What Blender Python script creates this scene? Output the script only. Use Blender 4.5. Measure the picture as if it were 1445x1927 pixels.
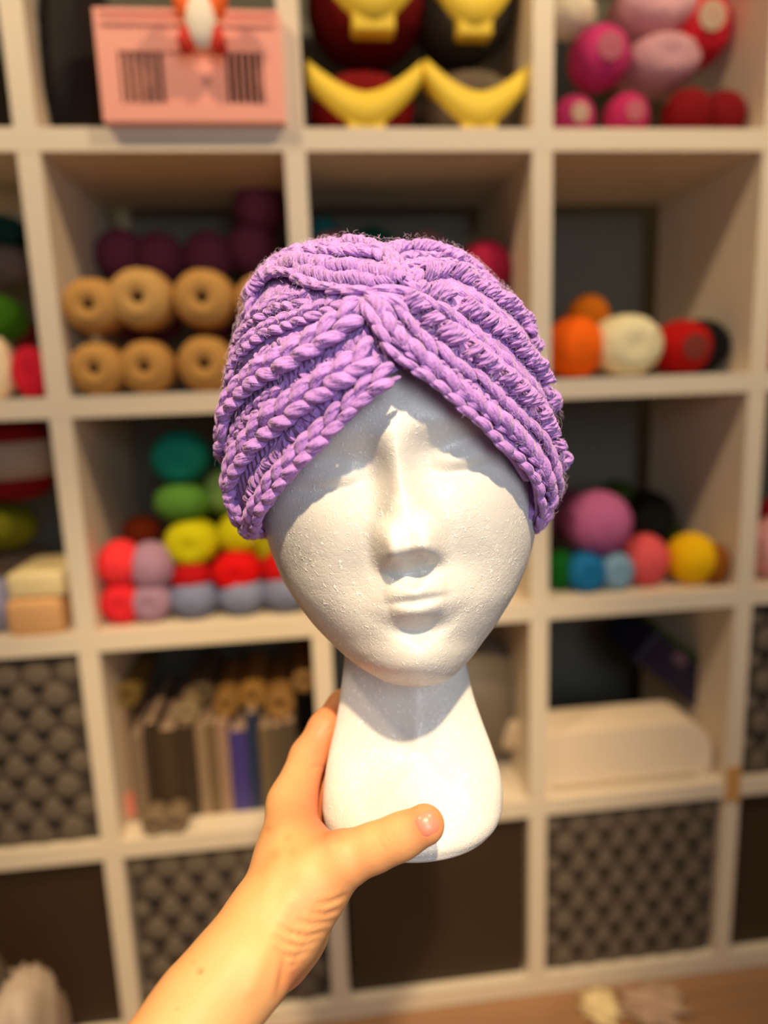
import bpy, math, random
import numpy as np
from mathutils import Vector, Matrix
from mathutils.bvhtree import BVHTree

random.seed(7); RNG = np.random.default_rng(7)
for o in list(bpy.data.objects): bpy.data.objects.remove(o, do_unlink=True)
scene = bpy.context.scene
COL = scene.collection

# ------------------------------------------------------------------ camera
F = 1300.0; CX, CY = 722.5, 963.5
PITCH = 0.352; TB = 0.030; ZTOP = 4*PITCH + 0.02
rx, ry, rz = 0.18149, -0.10963, -0.03495
camC = np.array([0.3506, 0.3326, -1.0336])
c, s = math.cos, math.sin
RX = np.array([[1,0,0],[0,c(rx),-s(rx)],[0,s(rx),c(rx)]])
RY = np.array([[c(ry),0,s(ry)],[0,1,0],[-s(ry),0,c(ry)]])
RZ = np.array([[c(rz),-s(rz),0],[s(rz),c(rz),0],[0,0,1]])
RC = RX @ RY @ RZ
def tob(v): return np.stack([v[..., 0], v[..., 2], -v[..., 1]], -1)
AX = tob(RC)                      # rows: right, down, forward in world
CAMP = np.array([camC[0], camC[2], ZTOP - camC[1]])
cam_d = bpy.data.cameras.new('camera'); cam = bpy.data.objects.new('camera', cam_d); COL.objects.link(cam)
M = Matrix(((AX[0][0], -AX[1][0], -AX[2][0], CAMP[0]),
            (AX[0][1], -AX[1][1], -AX[2][1], CAMP[1]),
            (AX[0][2], -AX[1][2], -AX[2][2], CAMP[2]), (0, 0, 0, 1)))
cam.matrix_world = M
cam_d.sensor_fit = 'HORIZONTAL'; cam_d.sensor_width = 36; cam_d.lens = 36*F/1445
cam_d.clip_start = 0.02
cam_d.dof.use_dof = True; cam_d.dof.focus_distance = 0.345; cam_d.dof.aperture_fstop = 3.7
scene.camera = cam

# ------------------------------------------------------------------ light and exposure
scene.view_settings.view_transform = 'Standard'; scene.view_settings.look = 'None'
scene.view_settings.gamma = 1; scene.view_settings.use_curve_mapping = False
scene.view_settings.exposure = 0.35
w = bpy.data.worlds.new('world'); scene.world = w; w.use_nodes = True
w.node_tree.nodes['Background'].inputs[0].default_value = (1.0, 0.86, 0.70, 1)
w.node_tree.nodes['Background'].inputs[1].default_value = 0.035
def lamp(name, kind, loc, energy, col, size=0.1, target=None, **k):
    d = bpy.data.lights.new(name, kind); d.energy = energy; d.color = col
    if kind == 'AREA': d.shape = k.get('shape', 'DISK'); d.size = size; d.size_y = k.get('size_y', size)
    else: d.shadow_soft_size = size
    if kind == 'SPOT': d.spot_size = k.get('angle', 1.5); d.spot_blend = k.get('blend', .5)
    o = bpy.data.objects.new(name, d); COL.objects.link(o); o.location = loc
    if target is not None:
        o.rotation_euler = (Vector(target) - Vector(loc)).to_track_quat('-Z', 'Y').to_euler()
    return o
KEY = (0.43, -1.66, 2.34)
lamp('key_downlight', 'SPOT', KEY, 150, (1.0, 0.75, 0.45), 0.035, (0.36, -0.68, 1.13), angle=0.56, blend=.9)
lamp('left_downlight', 'SPOT', (-0.45, -0.80, 2.36), 36, (1.0, 0.76, 0.48), 0.06, (-0.2, 0.0, 0.5), angle=2.1)
lamp('right_downlight', 'SPOT', (1.10, -0.80, 2.36), 38, (1.0, 0.76, 0.48), 0.06, (0.9, 0.0, 0.4), angle=2.1)
lamp('cool_fill_light', 'AREA', (0.62, -1.75, 1.35), 5.6, (0.82, 0.90, 1.0), 0.45, (0.35, -0.66, 1.03), shape='RECTANGLE', size_y=0.6)  # added cool fill for the head from behind the camera, no actual fixture

# ------------------------------------------------------------------ helpers
def pix(u, v, Z):
    """camera pixel + depth along the view axis -> world"""
    u = np.asarray(u, float); v = np.asarray(v, float); Z = np.asarray(Z, float)
    return CAMP + ((u-CX)/F*Z)[..., None]*AX[0] + ((v-CY)/F*Z)[..., None]*AX[1] + Z[..., None]*AX[2]
def at(u, v, Y):
    """point of the world plane y=Y seen at a pixel; also metres per pixel there"""
    d = (u-CX)/F*AX[0] + (v-CY)/F*AX[1] + AX[2]
    t = (Y-CAMP[1])/d[1]
    return CAMP + t*d, t/F
def lin(*rgb):
    return tuple(((x/255)/12.92 if x/255 <= .04045 else ((x/255+.055)/1.055)**2.4) for x in rgb) + (1.0,)

def mat(name, col, rough=.6, spec=.5, bump=None, bscale=60, bdist=.002, sub=0, subr=(1, .4, .2), var=0, vscale=8, sheen=0, coat=0):
    m = bpy.data.materials.new(name); m.use_nodes = True
    nt = m.node_tree; b = nt.nodes['Principled BSDF']
    b.inputs['Base Color'].default_value = col; b.inputs['Roughness'].default_value = rough
    b.inputs['Specular IOR Level'].default_value = spec
    if sub:
        b.inputs['Subsurface Weight'].default_value = sub; b.inputs['Subsurface Radius'].default_value = subr
        b.inputs['Subsurface Scale'].default_value = .01
    if sheen: b.inputs['Sheen Weight'].default_value = sheen; b.inputs['Sheen Roughness'].default_value = .4
    if coat: b.inputs['Coat Weight'].default_value = coat
    tc = nt.nodes.new('ShaderNodeTexCoord')
    if var:
        n = nt.nodes.new('ShaderNodeTexNoise'); n.inputs['Scale'].default_value = vscale; n.inputs['Detail'].default_value = 4
        nt.links.new(tc.outputs['Object'], n.inputs['Vector'])
        mx = nt.nodes.new('ShaderNodeMix'); mx.data_type = 'RGBA'
        mx.inputs[6].default_value = tuple(x*(1-var) for x in col[:3])+(1,)
        mx.inputs[7].default_value = tuple(min(1, x*(1+var)) for x in col[:3])+(1,)
        nt.links.new(n.outputs['Fac'], mx.inputs[0]); nt.links.new(mx.outputs[2], b.inputs['Base Color'])
    if bump:
        n = nt.nodes.new('ShaderNodeTexNoise'); n.inputs['Scale'].default_value = bscale; n.inputs['Detail'].default_value = 3
        nt.links.new(tc.outputs['Object'], n.inputs['Vector'])
        bp = nt.nodes.new('ShaderNodeBump'); bp.inputs['Strength'].default_value = bump; bp.inputs['Distance'].default_value = bdist
        nt.links.new(n.outputs['Fac'], bp.inputs['Height']); nt.links.new(bp.outputs[0], b.inputs['Normal'])
    return m

def mesh_obj(name, V, Fc, m=None, parent=None, smooth=True, uv=None):
    me = bpy.data.meshes.new(name)
    me.from_pydata([tuple(map(float, v)) for v in V] if not isinstance(V, np.ndarray) else V.tolist(), [], Fc if not isinstance(Fc, np.ndarray) else Fc.tolist())
    if uv is not None:
        l = me.uv_layers.new(name='UVMap')
        idx = np.empty(len(me.loops), np.int32); me.loops.foreach_get('vertex_index', idx)
        l.data.foreach_set('uv', np.asarray(uv, np.float32)[idx].ravel())
    if smooth: me.polygons.foreach_set('use_smooth', [True]*len(me.polygons))
    me.update()
    o = bpy.data.objects.new(name, me); COL.objects.link(o)
    if m: me.materials.append(m)
    if parent: o.parent = parent
    return o
def tag(o, label=None, cat=None, group=None, kind=None):
    if label: o['label'] = label
    if cat: o['category'] = cat
    if group: o['group'] = group
    if kind: o['kind'] = kind
    return o
def thing(name, label, cat, loc=(0, 0, 0), group=None):
    o = bpy.data.objects.new(name, None); COL.objects.link(o); o.location = loc; o.empty_display_size = .05
    return tag(o, label, cat, group)

class MB:
    """collects simple solids into one mesh"""
    def __init__(s): s.V = []; s.F = []
    def add(s, V, Fc):
        n = len(s.V); s.V += [tuple(map(float, v)) for v in V]; s.F += [tuple(i+n for i in f) for f in Fc]
    def box(s, x0, x1, y0, y1, z0, z1, bev=0.0):
        if bev <= 0:
            V = [(x, y, z) for x in (x0, x1) for y in (y0, y1) for z in (z0, z1)]
            s.add(V, [(0,1,3,2),(4,6,7,5),(0,4,5,1),(2,3,7,6),(0,2,6,4),(1,5,7,3)]); return
        b = bev; ctr = np.array([(x0+x1)/2, (y0+y1)/2, (z0+z1)/2]); h = np.array([(x1-x0)/2, (y1-y0)/2, (z1-z0)/2])
        N = 13; vs = []; fs = []
        for i in range(N):
            ph = -math.pi/2 + math.pi*i/(N-1)
            for j in range(24):
                th = 2*math.pi*(j+.5)/24
                d = np.array([c(ph)*c(th), c(ph)*math.sin(th), math.sin(ph)])
                sg = np.where(d >= 0, 1, -1)
                if abs(d[2]) < 1e-9: sg[2] = 1
                vs.append(ctr + sg*(h-b) + d*b)
        for i in range(N-1):
            for j in range(24):
                fs.append((i*24+j, i*24+(j+1) % 24, (i+1)*24+(j+1) % 24, (i+1)*24+j))
        fs.append(tuple(range(23, -1, -1))); fs.append(tuple((N-1)*24+j for j in range(24)))
        s.add(vs, fs)
    def lathe(s, prof, n=32, ctr=(0, 0, 0), axis='z'):
        V = []; Fc = []
        for r, h in prof:
            for j in range(n):
                t = 2*math.pi*j/n; p = (r*c(t), r*math.sin(t), h)
                if axis == 'y': p = (p[0], p[2], p[1])
                if axis == 'x': p = (p[2], p[0], p[1])
                V.append((p[0]+ctr[0], p[1]+ctr[1], p[2]+ctr[2]))
        m_ = len(prof)
        for i in range(m_-1):
            for j in range(n): Fc.append((i*n+j, i*n+(j+1) % n, (i+1)*n+(j+1) % n, (i+1)*n+j))
        Fc.append(tuple(range(n-1, -1, -1))); Fc.append(tuple((m_-1)*n+j for j in range(n)))
        s.add(V, Fc)
    def tube(s, pts, r, n=10):
        pts = [Vector(p) for p in pts]; V = []; Fc = []
        rr = r if hasattr(r, '__len__') else [r]*len(pts)
        up = Vector((0, 0, 1))
        for i, p in enumerate(pts):
            t = (pts[min(i+1, len(pts)-1)] - pts[max(i-1, 0)]).normalized()
            a = t.cross(up)
            if a.length < .1: a = t.cross(Vector((0, 1, 0)))
            a.normalize(); b = t.cross(a)
            for j in range(n):
                q = 2*math.pi*j/n; V.append(tuple(p + (a*c(q)+b*math.sin(q))*rr[i]))
        for i in range(len(pts)-1):
            for j in range(n): Fc.append((i*n+j, i*n+(j+1) % n, (i+1)*n+(j+1) % n, (i+1)*n+j))
        Fc.append(tuple(range(n-1, -1, -1))); Fc.append(tuple((len(pts)-1)*n+j for j in range(n)))
        s.add(V, Fc)
    def build(s, name, m, parent=None, smooth=False):
        o = mesh_obj(name, s.V, s.F, m, parent, smooth)
        return o
def fixn(o):
    import bmesh
    b = bmesh.new(); b.from_mesh(o.data); bmesh.ops.recalc_face_normals(b, faces=b.faces); b.to_mesh(o.data); b.free(); return o

# ------------------------------------------------------------------ the setting
def wood_floor():
    m = mat('laminate', lin(176, 132, 92), .38, .5)
    nt = m.node_tree; b = nt.nodes['Principled BSDF']; tc = nt.nodes.new('ShaderNodeTexCoord')
    br = nt.nodes.new('ShaderNodeTexBrick'); br.inputs['Scale'].default_value = 1
    br.inputs['Brick Width'].default_value = 1.2; br.inputs['Row Height'].default_value = .19; br.inputs['Mortar Size'].default_value = .0015
    br.inputs['Color1'].default_value = lin(182, 136, 96); br.inputs['Color2'].default_value = lin(164, 120, 82); br.inputs['Mortar'].default_value = lin(80, 55, 35)
    nt.links.new(tc.outputs['Object'], br.inputs['Vector'])
    mp = nt.nodes.new('ShaderNodeMapping'); mp.inputs['Scale'].default_value = (2, 30, 1)
    n = nt.nodes.new('ShaderNodeTexNoise'); n.inputs['Scale'].default_value = 2; n.inputs['Detail'].default_value = 6
    nt.links.new(tc.outputs['Object'], mp.inputs[0]); nt.links.new(mp.outputs[0], n.inputs['Vector'])
    mx = nt.nodes.new('ShaderNodeMix'); mx.data_type = 'RGBA'; mx.blend_type = 'MULTIPLY'; mx.inputs[0].default_value = .45
    nt.links.new(br.outputs[0], mx.inputs[6]); nt.links.new(n.outputs['Fac'], mx.inputs[7]); nt.links.new(mx.outputs[2], b.inputs['Base Color'])
    return m
X0, X1, Y0, Y1, ZC = -2.0, 3.0, -2.8, 0.42, 2.4
plaster = mat('plaster', lin(206, 204, 200), .85, .2, bump=.2, bscale=180, var=.03)
grey_paint = mat('grey_paint', lin(112, 112, 100), .8, .3, bump=.15, bscale=200, var=.04)
def slab(name, dims, m):
    b = MB(); b.box(*dims); return tag(b.build(name, m), kind='structure')
slab('floor', (X0, X1, Y0, Y1, -.06, 0), wood_floor())
slab('ceiling', (X0, X1, Y0, Y1, ZC, ZC+.06), plaster)
slab('wall_back', (X0, X1, Y1, Y1+.06, 0, ZC), grey_paint)
slab('wall_left', (X0-.06, X0, Y0, Y1, 0, ZC), plaster)
slab('wall_right', (X1, X1+.06, Y0, Y1, 0, ZC), plaster)
b = MB(); b.box(X0, -.3, Y0-.06, Y0, 0, ZC); b.box(1.3, X1, Y0-.06, Y0, 0, ZC); b.box(-.3, 1.3, Y0-.06, Y0, 0, .9); b.box(-.3, 1.3, Y0-.06, Y0, 2.15, ZC)
tag(b.build('wall_front', plaster), kind='structure')
b = MB()
for x0, x1, z0, z1 in ((-.3, -.25, .9, 2.15), (1.25, 1.3, .9, 2.15), (-.25, 1.25, .9, .95), (-.25, 1.25, 2.1, 2.15), (.48, .52, .95, 2.1)): b.box(x0, x1, Y0-.06, Y0+.01, z0, z1)
tag(b.build('window_1', mat('window_paint', lin(235, 235, 232), .5)), kind='structure')
slab('baseboard_back', (X0, X1, Y1-.015, Y1, 0, .08), mat('skirting', lin(225, 220, 210), .5))

# ------------------------------------------------------------------ the cube shelving unit
shelf_m = mat('white_foil', lin(232, 216, 190), .45, .4, var=.02, vscale=3)
DEP = 0.31
shelf = thing('shelving_unit', 'large white open cube shelving unit filled with yarn, books and storage boxes', 'shelf', (0.35, DEP/2, 0))
def sh(name, *d):
    b = MB(); x, y, z = 0.35, DEP/2, 0
    b.box(d[0]-x, d[1]-x, d[2]-y, d[3]-y, d[4], d[5]); return b.build(name, shelf_m, shelf)
HT = TB/2
VX = [i*PITCH for i in range(-1, 5)]; HZ = [ZTOP - r*PITCH for r in range(-1, 5)]
sh('side_panel', VX[0]-.024, VX[0]+HT, 0, DEP, 0, HZ[0]+.02)
sh('side_panel', VX[-1]-HT, VX[-1]+.024, 0, DEP, 0, HZ[0]+.02)
sh('top_panel', VX[0]+HT, VX[-1]-HT, 0, DEP, HZ[0]-.02, HZ[0]+.02)
sh('base_panel', VX[0]+HT, VX[-1]-HT, 0, DEP, 0.0, HZ[-1]+HT)
for z in HZ[1:-1]: sh('shelf_board', VX[0]+HT, VX[-1]-HT, 0, DEP, z-HT, z+HT)
for x in VX[1:-1]:
    for k in range(5): sh('divider', x-HT, x+HT, 0.0005, DEP, (HZ[k+1]+HT), (HZ[k]-HT if k else HZ[0]-.02))
def rest(r): return ZTOP - r*PITCH + HT      # top surface under row r

# ------------------------------------------------------------------ yarn
_ym = {}
def yarn_mat(col, key=None):
    k = col
    if k in _ym: return _ym[k]
    m = mat('yarn_%d_%d_%d' % col, lin(*col), .85, .2, bump=.8, bscale=90, bdist=.003, sheen=.0, var=.12, vscale=14)
    _ym[k] = m; return m
def wound_ball(n=40, q=28, amp=.035, sx=1, sz=1, power=2.0, dimple=0, seed=0):
    """ball of yarn with ridges of wound strands; axis z"""
    V = []; Fc = []
    rr = random.Random(seed)
    ax = [Vector((rr.gauss(0, 1), rr.gauss(0, 1), rr.gauss(0, 1))).normalized() for _ in range(4)]
    for i in range(q+1):
        ph = -math.pi/2 + math.pi*i/q
        for j in range(n):
            th = 2*math.pi*j/n
            cp, sp = abs(c(ph)), math.sin(ph)
            d = Vector((c(ph)*c(th), c(ph)*math.sin(th), sp))
            r = (cp**power + abs(sp)**power)**(-1/power)
            k = int((th*2/math.pi + sp*1.3) % 4)
            r *= 1 + amp*math.sin(34*d.dot(ax[k]))
            p = d*r
            if dimple: p.z -= math.copysign(dimple*math.exp(-(cp/.32)**2), sp) if True else 0
            V.append(tuple(p))
        for j in range(n):
            if i < q: Fc.append((i*n+j, i*n+(j+1) % n, (i+1)*n+(j+1) % n, (i+1)*n+j))
    return V, Fc
def band_strip(r0, r1, h, a0=0, a1=2*math.pi, n=32, th=.03):
    """paper band around axis z, radius profile r0->r1, height -h..h, real thickness"""
    V = []; Fc = []
    for j in range(n+1):
        t = a0+(a1-a0)*j/n
        for r, z in ((r0, -h), (r0+th, -h), (r1+th, h), (r1, h)): V.append((r*c(t), r*math.sin(t), z))
    for j in range(n):
        for k in range(4): Fc.append((j*4+k, (j+1)*4+k, (j+1)*4+(k+1) % 4, j*4+(k+1) % 4))
    Fc += [(0, 1, 2, 3), (n*4+3, n*4+2, n*4+1, n*4)]
    return V, Fc
_tmpl = {}
def tmpl(kind):
    if kind in _tmpl: return _tmpl[kind]
    if kind == 'ball': g = wound_ball(seed=3)
    elif kind == 'cake': g = wound_ball(power=3.2, seed=9, amp=.02)
    elif kind == 'skein': g = wound_ball(power=3.0, dimple=.10, seed=5, amp=.025)
    elif kind == 'spool':
        V, Fc = [], []
        prof = [(.16, -.8), (.55, -.98), (.9, -.8), (1.0, -.3), (1.0, .3), (.9, .8), (.50, 1.0), (.20, .94), (.16, .3), (.16, -.8)]
        P = []
        for a, b_ in zip(prof[:-1], prof[1:]):
            for k in range(4): P.append((a[0]+(b_[0]-a[0])*k/4, a[1]+(b_[1]-a[1])*k/4))
        n = 40
        for i, (r, z) in enumerate(P):
            for j in range(n):
                t = 2*math.pi*j/n; q = r*(1+.02*math.sin(i*2.9+3*t)+.02*math.sin(9*t-i*1.7)); V.append((q*c(t), q*math.sin(t), z))
        L = len(P)
        for i in range(L):
            for j in range(n): Fc.append((i*n+j, i*n+(j+1) % n, ((i+1) % L)*n+(j+1) % n, ((i+1) % L)*n+j))
        g = (V, Fc)
    _tmpl[kind] = g; return g
paper_w = mat('paper_white', lin(176, 148, 124), .7); paper_y = mat('paper_yellow', lin(248, 212, 62), .6, var=.05)
dark_hole = mat('cardboard_core', lin(70, 50, 30), .9)
def xf(V, sc, rot=(0, 0, 0)):
    from mathutils import Euler
    Rm = Euler(rot).to_matrix()
    return [tuple(Rm @ Vector((v[0]*sc[0], v[1]*sc[1], v[2]*sc[2]))) for v in V]
def yarn(label, u, v, rx_, rz_, Y, col, kind='ball', cat='yarn ball', group=None, name='yarn_ball', snap=None, band=None, tilt=0, ydep=None, lab=None):
    """(u,v) pixel centre, half sizes in pixels, Y = depth of its middle in the shelf"""
    p, mpp = at(u, v, Y); a = rx_*mpp; h = rz_*mpp
    if snap is not None: p = np.array([p[0], p[1], snap+h*.985])
    yd = ydep or a
    for xa, xb in zip(VX[:-1], VX[1:]):
        if xa < p[0] < xb and xb-xa-TB > 2*a: p = np.array([min(max(p[0], xa+HT+a*.95), xb-HT-a*.95), p[1], p[2]])
    g = tmpl(kind)
    if kind in ('ball', 'cake'): V = xf(g[0], (a, yd, h), (0, 0, 0))
    else:              V = xf(g[0], (a, h, yd), (math.pi/2, 0, 0))      # axis towards the viewer
    if band is None and kind != 'spool':
        o = mesh_obj(name, V, g[1], yarn_mat(col)); o.location = p; fixn(o); return tag(o, label, cat, group)
    t = thing(name, label, cat, tuple(p), group)
    fixn(mesh_obj('yarn_body', V, g[1], yarn_mat(col), t))
    if kind == 'spool':
        mb = MB(); mb.lathe([(.02*a/.3, -yd*.7), (.2*a, -yd*.7), (.2*a, yd*.5), (.02*a, yd*.5)], 20, axis='y')
        fixn(mb.build('spool_core', dark_hole, t)); return t
    if band == 'round':
        mb = MB(); mb.lathe([(a*.12, -yd*1.0), (a*.42, -yd*.98), (a*.42, -yd*.84), (a*.12, -yd*.86)], 24, axis='y')
        fixn(mb.build('paper_label', mat('label_paper', lin(*lab), .7) if lab else paper_w, t))
    elif band == 'sleeve':
        g2 = band_strip(1.0, 1.0, .42, th=.05); fixn(mesh_obj('paper_label', xf(g2[0], (a*1.0, yd*1.0, h)), g2[1], paper_w, t))
    elif band == 'crescent':
        # broad yellow label folded under the skein: curved trough plus the tab that hangs from it
        V = []; Fc = []; n = 28
        for j in range(n+1):
            q = -1+2*j/n; z0 = -.34+1.02*abs(q)**1.7; wd = .46*(1-.45*abs(q)**2)
            for dy, dz in ((-1.10, -wd), (-1.10, wd*.9), (-.55, wd*1.25), (-.55, -wd)): V.append((q*1.02*a, dy*yd, (z0+dz)*h))
        for j in range(n):
            for k in range(4): Fc.append((j*4+k, (j+1)*4+k, (j+1)*4+(k+1) % 4, j*4+(k+1) % 4))
        Fc += [(0, 1, 2, 3), (n*4+3, n*4+2, n*4+1, n*4)]
        fixn(mesh_obj('yellow_label', V, Fc, paper_y, t))
        mb = MB(); mb.box(-.34*a, .34*a, -1.08*yd, -.7*yd, -.985*h, -.55*h, .08*h); mb.build('label_tab', paper_y, t, True)
    return t

R0, R1, R2, R3, R4 = [rest(k) for k in range(5)]
# ---- top row, middle cube: skeins with yellow labels
g = 'skeins with yellow labels in the top middle cube'
yarn('deep red skein with a yellow crescent label, lower left of the yellow-labelled skeins', 678, 178, 98, 60, .10, (120, 8, 8), 'skein', 'yarn skein', g, 'yarn_skein', R0, 'crescent')
yarn('deep red skein with a yellow label, upper left, stacked on another red skein', 690, 20, 110, 88, .12, (110, 10, 10), 'skein', 'yarn skein', g, 'yarn_skein', None, 'crescent')
yarn('grey skein with a bright yellow crescent label, lower right of the yellow-labelled skeins', 894, 172, 92, 62, .10, (104, 90, 72), 'skein', 'yarn skein', g, 'yarn_skein', R0, 'crescent')
yarn('charcoal grey skein with yellow label, upper right, stacked on another grey skein', 902, 28, 92, 80, .12, (74, 66, 54), 'skein', 'yarn skein', g, 'yarn_skein', None, 'crescent')
# ---- top row, right cube
g = 'assorted yarn balls in the top right cube'
yarn('cream white yarn ball at the top left of the top right cube', 1072, 28, 46, 40, .12, (236, 222, 190), 'ball', group=g)
yarn('magenta pink yarn ball with round paper label, on two smaller magenta balls', 1126, 112, 56, 54, .08, (196, 52, 110), 'ball', group=g, band='round', lab=(170, 84, 100))
yarn('magenta yarn ball with pale round label, beside the divider on the shelf board', 1078, 196, 40, 40, .06, (186, 50, 104), 'ball', group=g, snap=R0, band='round')
yarn('magenta yarn ball with dull label, between the left magenta ball and dark red ones', 1178, 196, 42, 42, .06, (184, 40, 92), 'ball', group=g, snap=R0, band='round', lab=(176, 90, 100))
yarn('pale pink yarn skein at the very top between cream and crimson balls', 1222, 24, 76, 52, .12, (222, 168, 172), 'skein', 'yarn skein', g, 'yarn_skein')
yarn('dusty pink yarn skein lying below the pale pink one', 1234, 128, 70, 46, .10, (196, 146, 152), 'skein', 'yarn skein', g, 'yarn_skein')
yarn('crimson yarn ball with a grey-white round label at top right', 1342, 60, 62, 66, .12, (200, 28, 44), 'ball', group=g, band='round')
yarn('dark crimson yarn ball behind and between the two small dark red balls', 1336, 150, 54, 50, .18, (120, 8, 20), 'ball', group=g)
yarn('small dark red yarn ball standing on the top right shelf board, left of its twin', 1292, 196, 46, 46, .06, (122, 6, 14), 'ball', group=g, snap=R0)
yarn('small dark red yarn ball in the right corner of the top right cube', 1378, 198, 44, 44, .06, (118, 6, 14), 'ball', group=g, snap=R0)

# ---- twine spools, second row left
g = 'tan twine spools in the second row'
for (u, v, r, sn, lb) in ((174, 690, 50, R1, 'tan twine spool, bottom tier, beside the left divider'),
                          (284, 692, 50, R1, 'tan twine spool, bottom tier, middle of three'),
                          (392, 686, 52, R1, 'golden tan twine spool, bottom tier, nearest the purple headband')):
    yarn(lb, u, v, r, r*.98, .05, (196, 146, 78), 'spool', 'twine spool', g, 'twine_spool', sn, ydep=.05)
for (u, v, r, lb) in ((162, 580, 53, 'tan twine spool, upper tier, beside the left divider'),
                      (272, 566, 58, 'pale tan twine spool, upper tier, highest of the row'),
                      (388, 566, 56, 'tan twine spool with dark centre hole, upper tier, left of the headband'),
                      (494, 570, 50, 'tan twine spool, upper tier, half hidden behind the headband')):
    yarn(lb, u, v, r, r*.95, .05, (206, 160, 92) if u == 272 else (198, 148, 80), 'spool', 'twine spool', g, 'twine_spool', ydep=.05)
yarn('tan twine spool, bottom tier, hidden mostly behind the headband', 500, 686, 50, 49, .07, (196, 146, 78), 'spool', 'twine spool', g, 'twine_spool', R1, ydep=.05)
g = 'burgundy yarn balls behind the twine spools'
for (u, v, r, lb) in ((205, 482, 48, 'burgundy yarn ball behind the leftmost twine spool'), (302, 486, 46, 'burgundy yarn ball behind the pale tan spool'),
                      (392, 486, 48, 'burgundy yarn ball behind the upper spool with the dark hole'), (474, 470, 48, 'burgundy yarn ball under the tall mauve one'),
                      (490, 390, 50, 'dark mauve yarn ball, topmost in the twine cube beside the divider')):
    yarn(lb, u, v, r, r, .22, (116, 52, 70), 'ball', group=g)
for (u, lb) in ((200, 'burgundy yarn ball at the back bottom, behind the left spools'), (300, 'burgundy yarn ball at the back bottom, behind the middle spools'),
                (400, 'burgundy yarn ball at the back bottom, behind the right spools'), (470, 'burgundy yarn ball at the back bottom by the divider')):
    yarn(lb, u, 590, 46, 52, .23, (116, 52, 70), 'ball', group=g)

# ---- second row middle, just above the headband
g = 'yarn balls just above the headband'
yarn('dark green yarn ball above the headband', 700, 470, 44, 40, .16, (10, 66, 56), 'ball', group=g)
yarn('dusty pink yarn ball above the left part of the headband', 622, 486, 46, 46, .12, (170, 96, 100), 'ball', group=g)
yarn('teal yarn ball between the dusty pink ball and the divider', 596, 440, 30, 30, .22, (30, 92, 92), 'ball', group=g)
yarn('grey pink yarn ball above the crossing of the headband', 800, 486, 48, 46, .14, (150, 104, 100), 'ball', group=g)
yarn('crimson yarn ball right above the headband in the middle column', 924, 505, 50, 50, .12, (170, 28, 62), 'ball', group=g)
for (u, cl, lb) in ((640, (150, 90, 100), 'dusty pink yarn ball on the board behind the headband'), (760, (40, 90, 86), 'teal yarn ball on the board behind the headband'), (890, (170, 40, 70), 'crimson yarn ball on the board behind the headband')):
    yarn(lb, u, 620, 56, 84, .14, cl, 'skein', 'yarn skein', g, 'yarn_skein', R1)

# ---- second row right
g = 'row of balls beside the headband, second row right'
yarn('bright orange yarn ball beside the headband', 1080, 655, 56, 57, .06, (250, 104, 10), 'ball', group=g, snap=R1)
yarn('amber yarn ball behind the orange and cream ones', 1106, 600, 40, 44, .17, (206, 110, 14), 'ball', group=g)
yarn('cream yarn ball between orange and red ones', 1172, 652, 64, 57, .06, (238, 226, 180), 'skein', group=g, snap=R1)
yarn('red yarn ball with small brown label, between cream and black ones', 1280, 652, 56, 50, .06, (176, 8, 6), 'ball', group=g, snap=R1, band='round', lab=(120, 40, 20))
yarn('black yarn ball in the corner next to the red one', 1358, 646, 50, 50, .08, (14, 12, 10), 'skein', group=g, snap=R1)

# ---- second row, far left
g = 'assorted skeins in the second row far left'
yarn('dark green yarn skein high in the far left cube', 8, 440, 46, 30, .16, (10, 48, 42), 'skein', 'yarn skein', g, 'yarn_skein')
yarn('grey beige yarn ball under the dark green skein, far left', 8, 500, 52, 40, .16, (112, 96, 86), 'ball', group=g)
yarn('leaf green yarn skein in the middle of the far left stack', 2, 600, 44, 42, .12, (60, 110, 10), 'skein', 'yarn skein', g, 'yarn_skein')
yarn('dark red yarn ball next to the leaf green skein, far left', 44, 625, 26, 28, .16, (96, 12, 14), 'ball', group=g)
yarn('bright cherry red yarn skein beside the left divider on the board', 60, 696, 32, 48, .05, (214, 30, 52), 'skein', 'yarn skein', g, 'yarn_skein', R1)
yarn('cream yarn skein cut by the left edge, beside the cherry red one', -6, 688, 34, 58, .05, (240, 216, 176), 'skein', 'yarn skein', g, 'yarn_skein', R1)

# ---- third row far left
g = 'things in the third row far left'
yarn('large dark red yarn cake with broad beige paper sleeve, far left', 18, 862, 80, 78, .12, (124, 6, 8), 'cake', 'yarn cake', g, 'yarn_cake', None, 'sleeve')
yarn('olive green yarn ball under the dark red cake, far left', 4, 990, 62, 44, .12, (104, 104, 8), 'ball', group=g)
yarn('grey lilac yarn ball at the left edge on the board', -2, 1150, 44, 50, .05, (150, 148, 172), 'ball', group=g, snap=R2)
yarn('taupe yarn skein slanting between olive ball and cream box, far left', 30, 1058, 60, 26, .16, (132, 108, 84), 'skein', 'yarn skein', g, 'yarn_skein')
p, mpp = at(90, 1085, .06); b = MB(); b.box(-50*mpp, 48*mpp, -.05, .07, -23*mpp, 23*mpp, .006)
o = b.build('paper_box', mat('cream_card', lin(250, 228, 168), .6), None, True); o.location = p; tag(o, 'low cream cardboard box standing on a tan pouch, far left', 'box')
p2, mpp = at(92, 1150, .06); b = MB(); hh = (p[2]-23*mpp*1.0-R2)/2; b.box(-52*mpp, 46*mpp, -.055, .07, 0, hh*2-.001, .012)
o = b.build('fabric_pouch', mat('tan_fabric', lin(222, 170, 112), .8, bump=.5), None, True); o.location = (p2[0], p2[1], R2); tag(o, 'tan fabric pouch on the board under the cream box', 'pouch')

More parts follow.
